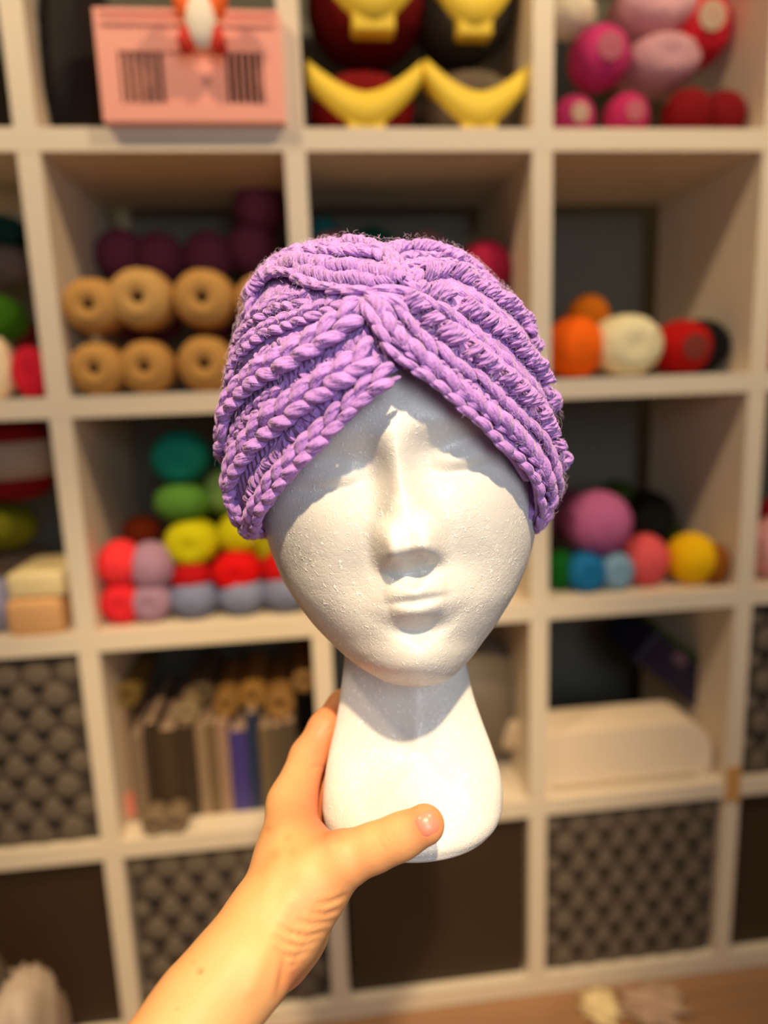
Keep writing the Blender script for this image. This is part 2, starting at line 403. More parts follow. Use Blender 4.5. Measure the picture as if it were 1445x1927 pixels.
# ---- third row left
g = 'colour-sorted yarn balls left of the foam face'
L = [('teal yarn ball, topmost of the colour-sorted pile', 341, 860, 54, 50, .10, (14, 128, 112), 'skein', None),
     ('darker teal yarn ball beside the topmost teal one, by the headband', 440, 862, 40, 46, .14, (10, 92, 84), 'ball', None),
     ('leaf green yarn ball under the teal one', 343, 944, 52, 40, .09, (82, 132, 48), 'ball', None),
     ('pale green yarn ball beside the leaf green one, by the headband', 424, 926, 44, 42, .12, (120, 156, 88), 'ball', None),
     ('lime yellow yarn ball under the leaf green one', 362, 1020, 50, 45, .08, (196, 190, 8), 'skein', None),
     ('lime yellow yarn ball beside its twin, nearer the headband', 452, 1006, 44, 42, .09, (188, 182, 8), 'ball', None),
     ('olive yellow yarn ball half hidden behind the foam cheek', 512, 1030, 40, 34, .10, (150, 148, 8), 'ball', None),
     ('rust orange yarn ball in the shade behind the coral and pink ones', 266, 1000, 36, 30, .20, (150, 52, 12), 'ball', None),
     ('coral red yarn ball, upper of two by the left divider', 206, 1062, 42, 46, .05, (246, 56, 62), 'ball', None),
     ('coral red yarn ball, lower of two by the left divider', 210, 1152, 40, 40, .05, (224, 40, 48), 'skein', R2),
     ('dusty lilac pink yarn ball, upper of two beside the coral ones', 285, 1066, 42, 48, .05, (170, 132, 156), 'ball', None),
     ('dusty lilac pink yarn ball, lower of two beside the coral ones', 289, 1150, 40, 38, .05, (162, 128, 150), 'skein', R2),
     ('dark red yarn ball left of the bright red one', 362, 1086, 40, 34, .06, (168, 6, 16), 'ball', None),
     ('bright red yarn ball under the lime yellow balls', 446, 1074, 46, 38, .06, (206, 6, 12), 'skein', None),
     ('bright red yarn ball against the foam cheek', 532, 1072, 42, 36, .06, (184, 6, 14), 'ball', None),
     ('blue grey yarn ball, leftmost of three on the board', 368, 1146, 46, 38, .05, (120, 128, 160), 'ball', R2),
     ('blue grey yarn ball, middle of three on the board', 458, 1142, 46, 38, .05, (124, 132, 164), 'ball', R2),
     ('blue grey yarn ball, rightmost of three, beside the foam jaw', 548, 1138, 46, 38, .05, (118, 124, 156), 'ball', R2)]
for (lb, u, v, a, h, Y, cl, k, sn) in L: yarn(lb, u, v, a, h, Y, cl, k, group=g, snap=sn)
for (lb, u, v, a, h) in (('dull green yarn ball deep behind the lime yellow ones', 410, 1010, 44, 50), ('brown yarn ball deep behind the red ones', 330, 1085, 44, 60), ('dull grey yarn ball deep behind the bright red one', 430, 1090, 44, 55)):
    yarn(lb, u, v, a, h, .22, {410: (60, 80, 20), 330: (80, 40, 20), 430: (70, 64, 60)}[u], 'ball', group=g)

# ---- third row right
g = 'yarn balls on the board right of the foam face'
L = [('large mauve pink yarn ball lying on the green and blue ones', 1124, 984, 62, 60, .07, (196, 104, 150), 'ball', None),
     ('dark plum yarn ball behind the large mauve one, by the headband', 1066, 968, 44, 48, .16, (110, 56, 82), 'ball', None),
     ('dark green yarn ball in the left corner of the board', 1054, 1080, 30, 38, .06, (8, 92, 20), 'ball', R2),
     ('strong blue yarn ball between green and light blue ones', 1098, 1080, 38, 38, .05, (24, 110, 160), 'skein', R2),
     ('light blue yarn ball between blue and coral ones', 1154, 1080, 34, 36, .05, (128, 164, 186), 'skein', R2),
     ('coral pink yarn ball right of the light blue one', 1212, 1066, 44, 48, .06, (234, 92, 92), 'ball', R2),
     ('black yarn ball behind the coral pink one', 1250, 1060, 34, 44, .15, (16, 12, 10), 'ball', None),
     ('golden yellow yarn ball with its brown neighbour', 1300, 1058, 46, 48, .05, (246, 190, 4), 'ball', R2),
     ('brown yarn ball in the right corner beside the yellow one', 1362, 1060, 24, 40, .03, (146, 84, 16), 'ball', R2),
     ('black yarn skein standing behind, above the coral ball', 1216, 970, 46, 48, .17, (18, 16, 10), 'skein', None),
     ('dark brown yarn ball at the back under the black skein', 1190, 1056, 44, 46, .2, (34, 24, 14), 'ball', None),
     ('olive green yarn ball at the back above the yellow one', 1282, 1000, 34, 34, .19, (52, 66, 14), 'ball', None),
     ('moss green yarn ball at the very back above the mauve one', 1160, 930, 34, 26, .2, (50, 70, 20), 'ball', None)]
for (lb, u, v, a, h, Y, cl, k, sn) in L: yarn(lb, u, v, a, h, Y, cl, k, group=g, snap=sn)
yarn('pale pink yarn ball at the right edge of the picture', 1456, 1052, 46, 58, .05, (238, 170, 164), 'ball', group='balls cut by the right edge', snap=R2)
yarn('dark red yarn ball above the pale pink one, right edge', 1470, 970, 42, 40, .10, (150, 20, 30), 'ball', group='balls cut by the right edge')
yarn('rose red yarn ball in the second row, right edge', 1478, 640, 50, 60, .08, (220, 70, 90), 'ball', group='balls cut by the right edge', snap=R1)
# middle cube behind the foam head
g = 'balls hidden behind the foam head'
for (u, v, cl, lb) in ((960, 1095, (170, 160, 90), 'dull olive yarn ball showing beside the foam jaw'),): yarn(lb, u, v, 40, 40, .12, cl, 'ball', group=g, snap=R2)

# ---- pink crate, top left
def crate():
    p0, mpp = at(205, 240, -.02); p1, _ = at(530, 240, -.02); pt, _ = at(190, 14, -.02)
    W = p1[0]-p0[0]+.012; H = pt[2]-R0; D = .26; xc = (p0[0]+p1[0])/2
    t = thing('folding_crate', 'pink perforated plastic folding crate in the top row', 'crate', (xc, -.02, R0))
    pk = mat('pink_plastic', lin(250, 172, 152), .45, .4)
    def panel(nm, X0_, X1_, Yp, along, par=t, cut=True):
        mb = MB(); th = .004; L_ = X1_-X0_
        def bx(a0, a1, z0, z1, tt=th):
            if along == 'x': mb.box(X0_+a0, X0_+a1, Yp-tt/2, Yp+tt/2, z0, z1)
            else: mb.box(Yp-tt/2, Yp+tt/2, X0_+a0, X0_+a1, z0, z1)
        fr = .026
        bx(0, fr, 0, H, .009); bx(L_-fr, L_, 0, H, .009); bx(fr, L_-fr, 0, .022, .009); bx(fr, L_-fr, H-.05, H, .009)
        # solid centre plate with slotted side fields
        bx(L_*.33, L_*.70, .022, H-.05)
        nb = 9
        for (a, b_) in ((fr, L_*.33), (L_*.70, L_-fr)):
            for k in range(nb+1):
                z = .022+(H-.072)*k/nb; bx(a, b_, z-.0035, z+.0035)
            for k in range(6):
                x = a+(b_-a)*k/5; bx(x-.003, x+.003, .022, H-.05)
        if nm == 'front_panel': mb.box(-W/2+.01, W/2-.01, Yp+.0002, Yp+.004, .01, H-.01)
        return mb.build(nm, pk, par)
    panel('front_panel', -W/2, W/2, 0.004, 'x'); panel('back_panel', -W/2, W/2, D, 'x')
    panel('side_panel', .009, D-.005, -W/2+.0045, 'y'); panel('side_panel', .009, D-.005, W/2-.0045, 'y')
    mb = MB(); mb.box(-W/2+.009, W/2-.009, .009, D-.005, 0, .004); mb.build('bottom', pk, t)
    mb = MB()
    for k in range(2):
        mb.box(-W/2+.009, W/2-.009, -.004, .0, H*.9-.006+k*.012, H*.9+k*.012)
    mb.build('rim_rib', pk, t)
    # the folded cloth heaped inside, in shade behind the slots
    mb = MB(); mb.box(-W/2+.02, W/2-.02, .02, D-.02, .006, H*.72, .03)
    o = mb.build('folded_cloth', mat('rose_cloth', lin(236, 150, 134), .9, bump=.6, bscale=30), None, True); o.location = (xc, -.02, R0)
    tag(o, 'folded rose cloth inside the pink crate', 'cloth')
    return xc, W, H
cx_, cw_, ch_ = crate()
# red/orange/white toy bow clipped on the crate rim
p, mpp = at(378, 40, -.055)
t = thing('bow', 'orange and red fabric bow with white knot on the crate rim', 'bow', tuple(p))
def loop(sx, nm, m, dz=0, k=1.0):
    V = []; Fc = []; n = 16; q = 12
    for i in range(n+1):
        a_ = i/n; rr_ = (.006+.030*math.sin(math.pi*a_)**.7)*k if 0 < i < n else .001
        for j in range(q):
            th = 2*math.pi*j/q; V.append((sx*(.004+a_*.030*k), .010*c(th)*(.4+a_), dz+rr_*math.sin(th)*.62+dz*a_*1.2))
    for i in range(n):
        for j in range(q): Fc.append((i*q+j, i*q+(j+1) % q, (i+1)*q+(j+1) % q, (i+1)*q+j))
    fixn(mesh_obj(nm, V, Fc, m, t))
mo = mat('orange_felt', lin(250, 104, 16), .7); mr = mat('red_felt', lin(214, 44, 20), .7)
loop(-1, 'bow_loop', mo, .012); loop(1, 'bow_loop', mo, .012); loop(-1, 'bow_tail', mr, -.012, .85); loop(1, 'bow_tail', mr, -.012, .85)
g0 = wound_ball(amp=.01, seed=1); mesh_obj('knot', xf(g0[0], (.020, .015, .032)), g0[1], mat('white_felt', lin(255, 240, 216), .7), t)
# black bag left of the crate
p, mpp = at(135, 120, .12); q = tmpl('skein')
o = mesh_obj('fabric_bag', xf(q[0], (.050, .11, .12), (0, .12, 0)), q[1], mat('black_cloth', lin(26, 20, 14), .9, bump=.6, bscale=25)); fixn(o)
o.location = (p[0]+.008, .14, R0+.118); tag(o, 'limp black cloth bag squeezed left of the pink crate', 'bag')
p, mpp = at(14, 150, .14)
o = mesh_obj('fabric_bag', xf(q[0], (.05, .10, .10)), q[1], mat('brown_cloth', lin(40, 30, 22), .9, bump=.6, bscale=25)); fixn(o)
o.location = (-.13, .15, R0+.1); tag(o, 'dark brown cloth bag in the top row at the far left edge', 'bag')

# ---- patterned baskets and dark boxes
felt_k = mat('black_felt', lin(22, 18, 14), .95)
felt_d = mat('dark_grey_felt', lin(70, 61, 51), .9, bump=.5, bscale=120, var=.08)
felt_l = mat('grey_felt', lin(104, 91, 76), .9, bump=.4, bscale=150, var=.1)
def basket(x, r, label, d0=.012, nx=8, nz=7, shade=felt_l):
    W = PITCH-TB-.012; H = PITCH-TB-.014; zc = rest(r)
    t = thing('storage_basket', label, 'basket', (x, d0, zc), 'grey patterned storage baskets')
    mb = MB(); th = .008; D = .27
    mb.box(-W/2, W/2, .004, th, 0.0, H); mb.box(-W/2, W/2, D-th, D, 0, H); mb.box(-W/2, -W/2+th, th, D-th, 0, H); mb.box(W/2-th, W/2, th, D-th, 0, H); mb.box(-W/2+th, W/2-th, th, D-th, 0, th)
    mb.build('basket_body', felt_d, t)
    # the front is a staggered pattern of round scallops that leave dark notches between them
    mb = MB(); px = W/nx; nr = int(H/.0345); pz = H/nr
    for j in range(nr):
        z = H-(j+.5)*pz
        for i in range(-1, int(nx)+2):
            xx = -W/2+(i+(.75 if j % 2 else .25))*px; rr_ = px*.485
            if abs(xx) > W/2-.004: continue
            rr_ = min(rr_, W/2-abs(xx)+.004)
            mb.lathe([(rr_, 0.0045), (rr_*.98, .001), (rr_*.8, -.002), (rr_*.45, -.0035), (rr_*.05, -.004)], 14, (xx, 0, min(max(z, rr_), H-rr_)), 'y')
    nd = len(mb.F)                              # the dark openings of the weave under each scallop
    for j in range(nr-1):
        z = H-(j+1.06)*pz
        for i in range(-1, int(nx)+2):
            xx = -W/2+(i+(.75 if j % 2 else .25))*px
            if abs(xx) > W/2-px*.36: continue
            a, b_ = px*.30, px*.17; mb.add([(xx-a, -.0042, z+pz*.13), (xx+a, -.0042, z+pz*.13), (xx+b_, -.0042, z-pz*.15), (xx-b_, -.0042, z-pz*.15), (xx-a, .003, z+pz*.13), (xx+a, .003, z+pz*.13), (xx+b_, .003, z-pz*.15), (xx-b_, .003, z-pz*.15)],
                   [(0, 1, 2, 3), (7, 6, 5, 4), (0, 4, 5, 1), (1, 5, 6, 2), (2, 6, 7, 3), (3, 7, 4, 0)])
    o = mb.build('scallop_front', shade, t, True); o.data.materials.append(felt_k)
    for pl in o.data.polygons[nd:]: pl.material_index = 1
    fixn(o)
    return t
basket((VX[0]+VX[1])/2, 3, 'grey scallop patterned basket in the fourth row at the left edge', nx=6.6)
basket((VX[1]+VX[2])/2, 4, 'grey scallop patterned basket in the bottom row behind the forearm', nx=6.6)
basket((VX[3]+VX[4])/2, 4, 'grey scallop patterned basket in the bottom row at the right', nx=6.6)
basket((VX[4]+VX[5])/2, 3, 'grey scallop patterned basket in the fourth row at the right edge', nx=6.6)
brown = mat('dark_brown_board', lin(58, 44, 28), .55, .4, var=.06)
def dbox(x, r, label):
    W = PITCH-TB-.010; H = PITCH-TB-.008
    t = thing('storage_box', label, 'storage box', (x, .016, rest(r)), 'dark brown storage boxes')
    mb = MB(); D = .27; th = .008
    mb.box(-W/2, -W/2+th, th, D, 0, H); mb.box(W/2-th, W/2, th, D, 0, H); mb.box(-W/2+th, W/2-th, D-th, D, 0, H); mb.box(-W/2+th, W/2-th, th, D-th, 0, th); mb.build('box_body', brown, t)
    mb = MB(); mb.box(-W/2, W/2, 0, th-.0002, 0, H, .002); mb.build('front_panel', brown, t)
dbox((VX[0]+VX[1])/2, 4, 'dark brown storage box in the bottom row at the left edge')
dbox((VX[2]+VX[3])/2, 4, 'dark brown storage box in the bottom row under the foam head')
dbox((VX[4]+VX[5])/2, 4, 'dark brown storage box in the bottom row at the right edge')

# ---- fourth row left: books and magazines, rolls on top
def book(u0, u1, vt, col, label, cat='book', Y=.05, grp='books and magazines in the fourth row', lean=0, depth=.20, name='book', label_col=None, r=3, base=None):
    a, mpp = at(u0, 1450, Y); b_, _ = at(u1, 1450, Y); tp, _ = at((u0+u1)/2, vt, Y)
    w_ = b_[0]-a[0]; z0 = rest(r) if base is None else base; h = tp[2]-z0
    t = thing(name, label, cat, ((a[0]+b_[0])/2, Y, z0), grp); t.rotation_euler = (0, lean, 0)
    cm = mat('cover', lin(*col), .5, var=.06); pm = paper_w
    mb = MB(); cv = min(.0022, w_*.2)
    mb.box(-w_/2, -w_/2+cv, 0, depth, 0, h); mb.box(w_/2-cv, w_/2, 0, depth, 0, h); mb.box(-w_/2+cv, w_/2-cv, 0, cv, 0, h); mb.build('cover', cm, t)
    mb = MB(); mb.box(-w_/2+cv, w_/2-cv, cv, depth-.004, .003, h-.004); mb.build('pages', pm, t)
    if label_col:
        z0_, z1_, lc = label_col; mb = MB(); mb.box(-w_/2+.001, w_/2-.001, -.0008, 0, h*z0_, h*z1_); mb.build('spine_label', mat('spine_label', lin(*lc), .6), t)
book(207, 247, 1338, (150, 126, 104), 'beige box file with a pink spine patch, leftmost on its board', label_col=(.06, .27, (214, 120, 100)), name='box_file', cat='box file')
book(248, 274, 1385, (128, 108, 86), 'thin taupe magazine right of the box file', name='magazine', cat='magazine')
book(276, 300, 1362, (58, 44, 30), 'thin dark brown book standing between taupe magazine and black books')
book(302, 336, 1374, (72, 56, 38), 'dark brown book behind the pale cup-shaped rolls')
book(338, 372, 1366, (62, 48, 34), 'dark umber book left of the beige magazines')
book(374, 392, 1366, (150, 126, 98), 'beige magazine, first of the beige run')
book(393, 411, 1362, (112, 92, 66), 'khaki magazine between two beige ones')
book(412, 434, 1360, (156, 126, 104), 'rosy beige magazine beside the blue book')
book(436, 468, 1376, (66, 54, 128), 'violet blue book left of the navy one')
book(469, 490, 1342, (34, 48, 76), 'tall navy book right of the violet blue one')
book(492, 512, 1370, (110, 92, 64), 'khaki book right of the navy one')
book(513, 534, 1366, (92, 78, 60), 'dull brown book beside the index finger')
book(535, 560, 1360, (84, 70, 54), 'umber book behind the hand')
def roll(u, v, r, col, label, Y=.03, L_=.16, cat='paper roll', name='paper_roll', grp='rolls lying on the books', rest_z=None):
    p, mpp = at(u, v, Y); R_ = r*mpp
    if rest_z is not None: p[2] = rest_z+R_
    mb = MB(); mb.lathe([(R_*.3, L_*.2), (R_*.3, 0), (R_*.92, 0), (R_, .004), (R_, L_-.004), (R_*.92, L_), (R_*.3, L_)], 28, axis='y')
    o = fixn(mb.build(name, mat('roll', lin(*[x*.86 for x in col]), .8, var=.08), None, True)); o.location = p; return tag(o, label, cat, grp)
def top_z(v, Y): return at(500, v, Y)[0][2]
p_, mp_ = at(420, 1362, .05)
roll(424, 1330, 24, (176, 130, 62), 'tan kraft roll lying on the beige magazines', Y=.075)
roll(474, 1314, 26, (186, 136, 60), 'golden kraft roll above the navy book', Y=.09)
roll(526, 1330, 28, (180, 132, 66), 'golden kraft roll lying above the hand', Y=.075)
roll(572, 1284, 22, (170, 130, 72), 'small tan roll at the top by the middle divider', Y=.09)
roll(352, 1344, 21, (170, 146, 108), 'pale beige roll lying on the dark books', Y=.06)
roll(378, 1308, 24, (112, 92, 66), 'brown roll lying behind the pale beige one', Y=.11)
roll(238, 1312, 24, (134, 106, 44), 'mustard roll lying on the box file', Y=.07)
g = 'short pale rolls standing in front of the books'
for u, lb in ((288, 'short beige roll in front of the dark books, beside the box file'), (330, 'short beige roll in front of the dark books, nearer the beige magazines')):
    roll(u, 1550, 23, (146, 122, 92), lb, Y=.004, L_=.04, grp=g, rest_z=R3)

# ---- fourth row middle, beside the foam neck: round grey helmet-like bag
p, mpp = at(905, 1370, .12); q = wound_ball(amp=.0, power=2.3)
t = thing('round_case', 'round grey zip case with a pale patch, right of the foam neck', 'case', (p[0]-.02, .15, R3))
o = mesh_obj('case_body', [(v[0], v[1], v[2]+.125) for v in xf(q[0], (.105, .10, .125))], q[1], mat('grey_nylon', lin(110, 98, 82), .6, bump=.4), t); fixn(o)
V, Fc = band_strip(1.0, 1.0, .03, th=.015); fixn(mesh_obj('zip', [(v[0], v[2]+.0, v[1]+.125) for v in xf(V, (.106, .126, .1))], Fc, mat('zip_black', lin(30, 26, 22), .6), t))
q2 = wound_ball(amp=0); fixn(mesh_obj('patch', [(v[0]+.062, v[1]-.078, v[2]+.085) for v in xf(q2[0], (.024, .010, .030))], q2[1], mat('patch_cream', lin(190, 168, 138), .7), t))

# ---- fourth row right: white box with rounded top, leaning magazine
p0, mpp = at(1032, 1480, .02); p1, _ = at(1345, 1470, .02); pt, _ = at(1190, 1368, .02)
W = p1[0]-p0[0]; H = pt[2]-R3
W = min(W, PITCH-TB-.014); xc = (VX[3]+VX[4])/2-.004
V = []; prof = []; rr_ = .065
prof = [(-W/2, 0)]
for k in range(9):
    a = math.pi-math.pi/2*k/8; prof.append((-W/2+.02+.02*c(a), H-.02+.02*math.sin(a)))
for k in range(9):
    a = math.pi/2-math.pi/2*k/8; prof.append((W/2-rr_+rr_*c(a), H-rr_+rr_*math.sin(a)))
prof.append((W/2, .02)); prof.append((W/2-.02, 0))
n = len(prof)
V = [(x, y, z) for y in (0, .006, .085) for x, z in prof]
V = [((x*(.985 if y == 0 else 1)), y, (z*(.985 if y == 0 else 1)+(.001 if y == 0 else 0))) for x, y, z in V]
Fc = [tuple(range(n)), tuple(range(3*n-1, 2*n-1, -1))]
for l in range(2):
    for j in range(n): Fc.append((l*n+j, (l+1)*n+j, (l+1)*n+(j+1) % n, l*n+(j+1) % n))
t = thing('machine_cover', 'white hard machine cover with rounded corner in the fourth row right', 'machine cover', (xc, .02, R3))
fixn(mesh_obj('cover_shell', V, Fc, mat('white_plastic', lin(250, 228, 196), .4, .5), t, False))
mb = MB(); mb.box(-W/2+.01, W/2-.03, -.004, 0.0, .006, .012); mb.build('seam_rib', mat('seam', lin(200, 180, 150), .5), t)
pb, mpp = at(1292, 1262, .10)
t = thing('magazine', 'dark navy and green glossy magazine leaning above the white cover', 'magazine', (pb[0]-.012, .10, pb[2]+.004)); t.rotation_euler = (0, math.radians(40), 0)
mb = MB(); mb.box(-.085, .085, 0, .15, -.040, .028, .004); mb.build('pages', mat('navy_gloss', lin(22, 22, 52), .35, var=.3, vscale=20), t)
mb = MB(); mb.box(-.088, .088, -.004, .15, .0285, .040, .003); mb.build('green_cover', mat('green_gloss', lin(38, 66, 18), .35, var=.2), t)
mb = MB(); mb.box(-.03, .0, -.0015, 0, .004, .024); mb.build('printed_patch', mat('print', lin(110, 82, 92), .5), t)
# tan tag taped on the divider edge
p, mpp = at(1380, 1466, -.002); mb = MB(); mb.box(-.013, .013, -.0018, 0, -.034, .034)
o = mb.build('paper_tag', mat('kraft', lin(206, 152, 84), .7)); o.location = (VX[4], -.0002, R3-.006); tag(o, 'tan paper tag stuck on the front edge of the divider, bottom right', 'tag')

# ---- floor: white bundle bottom left, scraps bottom right
p, mpp = at(46, 1925, -.22)
q = wound_ball(amp=.02, seed=8, power=2.2)
t = thing('shopping_bag', 'crumpled whitish plastic bag on the floor at the bottom left', 'bag', (p[0], -.24, 0))
V = []
for v in q[0]:
    k = 1+.10*math.sin(v[0]*7+v[2]*5)+.07*math.sin(v[1]*9-v[2]*8); V.append((v[0]*.058*k+v[2]*.03-.02, v[1]*.08*k, .19+v[2]*.19))
fixn(mesh_obj('bag_body', V, q[1], mat('milky_plastic', lin(176, 156, 136), .5, bump=.5, bscale=18), t))
mb = MB(); mb.tube([(.0, -.0, .35), (-.03, -.0, .42), (-.09, -.01, .445), (-.12, -.01, .39), (-.115, 0, .33)], [.012, .016, .018, .016, .012], 12); mb.build('bag_handle', mat('grey_strap', lin(84, 72, 54), .8), t, True)
for (u, v, a, b_, cl, lb, nm) in ((1128, 1896, .030, .035, (240, 214, 158), 'cream paper scrap on the floor below the right basket', 'paper_scrap'), (1226, 1890, .055, .04, (190, 156, 128), 'crumpled pinkish brown paper on the floor below the right basket', 'crumpled_paper')):
    d = (u-CX)/F*AX[0]+(v-CY)/F*AX[1]+AX[2]; tt = (0.012-CAMP[2])/d[2]; p = CAMP+tt*d
    V = []
    for w_ in q[0]:
        k = 1+.22*math.sin(w_[0]*6+w_[1]*7)+.12*math.sin(w_[1]*11+w_[2]*5); V.append((w_[0]*a*k, w_[1]*b_*k, max(.0005, .012+w_[2]*.012*k)))
    o = mesh_obj(nm, V, q[1], mat('scrap_paper', lin(*cl), .7)); fixn(o); o.location = (p[0], p[1], 0); tag(o, lb, 'paper')

# ------------------------------------------------------------------ the foam head (held in front of the camera)
SZ = 0.385/F; ZM = 0.385
def headpix(u, v, zf):
    """pixel + forward distance (px at the mid plane) -> world; keeps true width behind the mid plane"""
    u = np.asarray(u, float); v = np.asarray(v, float); Z = ZM - np.asarray(zf, float)*SZ
    Zs = np.minimum(Z, ZM)
    return CAMP + ((u-CX)/F*Zs)[..., None]*AX[0] + ((v-CY)/F*Zs)[..., None]*AX[1] + Z[..., None]*AX[2]
vk = np.array([470, 500, 560, 650, 750, 850, 950, 1010, 1060, 1090, 1120, 1150, 1180, 1205, 1235, 1258, 1273, 1284, 1291, 1293.])
Lk = np.array([700, 600, 520, 488, 482, 484, 490, 501, 518, 531, 549, 570, 594, 618, 650, 681, 706, 730, 764, 789.])
Rk = np.array([700, 830, 940, 985, 1005, 1012, 1012, 1006, 993, 981, 967, 949, 930, 911, 889, 868, 852, 834, 812, 791.])
zfk = np.array([0, 60, 130, 178, 194, 196, 193, 190, 186, 184, 181, 178, 175, 172, 172, 168, 158, 142, 126, 119.])
sdk = np.array([0, 0, 0, 0, 0, 0, 0, 0, 2, 4, 8, 14, 22, 32, 50, 70, 88, 102, 112, 118.])
abk = np.array([0, 90, 180, 230, 250, 250, 225, 195, 165, 145, 122, 100, 82, 66, 48, 34, 24, 14, 6, 1.])
def smooth_interp(x, xk, yk):
    # monotone-ish cubic (Catmull-Rom on uneven knots)
    m = np.gradient(yk, xk); i = np.clip(np.searchsorted(xk, x)-1, 0, len(xk)-2)
    h = xk[i+1]-xk[i]; t = np.clip((x-xk[i])/h, 0, 1)
    return (2*t**3-3*t**2+1)*yk[i]+(t**3-2*t**2+t)*h*m[i]+(-2*t**3+3*t**2)*yk[i+1]+(t**3-t**2)*h*m[i+1]
def G(x, s): return np.exp(-.5*(x/s)**2)
def SS(x, a, b): t = np.clip((x-a)/(b-a), 0, 1); return t*t*(3-2*t)
def ucl(v): return 745+.145*(v-850)
def face_feat(u, v):
    p = u-ucl(v); q = v+.14*p; pl = np.abs(p)
    z = 0*u
    # forehead / brow: soft bulge over the bridge, brows arching outwards
    z += 10*G(p, 80)*G(q-780, 60)
    z += 10*G(pl-100, 60)*G(q-(812+.0012*(pl-95)**2), 26)
    # eye sockets
    z -= 34*G(pl-96, 56)*G(q-868, 38)
    z -= 16*G(pl-48, 22)*G(q-890, 44)
    # closed lids: round above, sharper below
    qq = q-(878-.0016*(pl-122)**2)
    z += 21*G(pl-122, 44)*np.where(qq < 0, G(qq, 22), G(qq, 14))
    z -= 4*G(pl-122, 40)*G(qq-26, 6)
    # cheeks
    z += 14*G(pl-150, 62)*G(q-985, 62)
    z -= 12*G(pl-100, 34)*G(q-1090, 45)
    # nose: ridge grows to the tip, sharp underside
    t = np.clip((q-830)/(1036-830), 0, 1)
    ridge = (17+38*t**1.15)*SS(q, 770, 850)*(1-SS(q, 1026, 1080))
    wd = 27+15*t
    z += ridge*np.exp(-np.abs(p/wd)**2.2*.6)
    wing = 26*(1-SS(q, 1040, 1074))*SS(q, 960, 1020)
    z += wing*G(pl-38, 16)
    z -= 6*G(pl-72, 11)*G(q-1036, 26)
    # philtrum area and lips
    z += 24*G(p, 78)*G(q-1128, 42)
    z -= 3*G(p, 8)*G(q-1085, 14)
    lipw = np.clip(1-(p/62)**2, 0, 1)
    cup = 4*G(p, 9)
    z += 13*lipw*G(q-(1112+cup), 13)
    z += 17*np.clip(1-(p/56)**2, 0, 1)*G(q-(1151-.003*p*p), 13)
    z -= 7*G(p, 34)*G(q-(1131-.0008*p*p), 5)
    z -= 15*G(p, 44)*G(q-(1187-.004*p*p), 13)
    # chin
    z += 16*G(p, 46)*G(q-1238, 30)
    return z
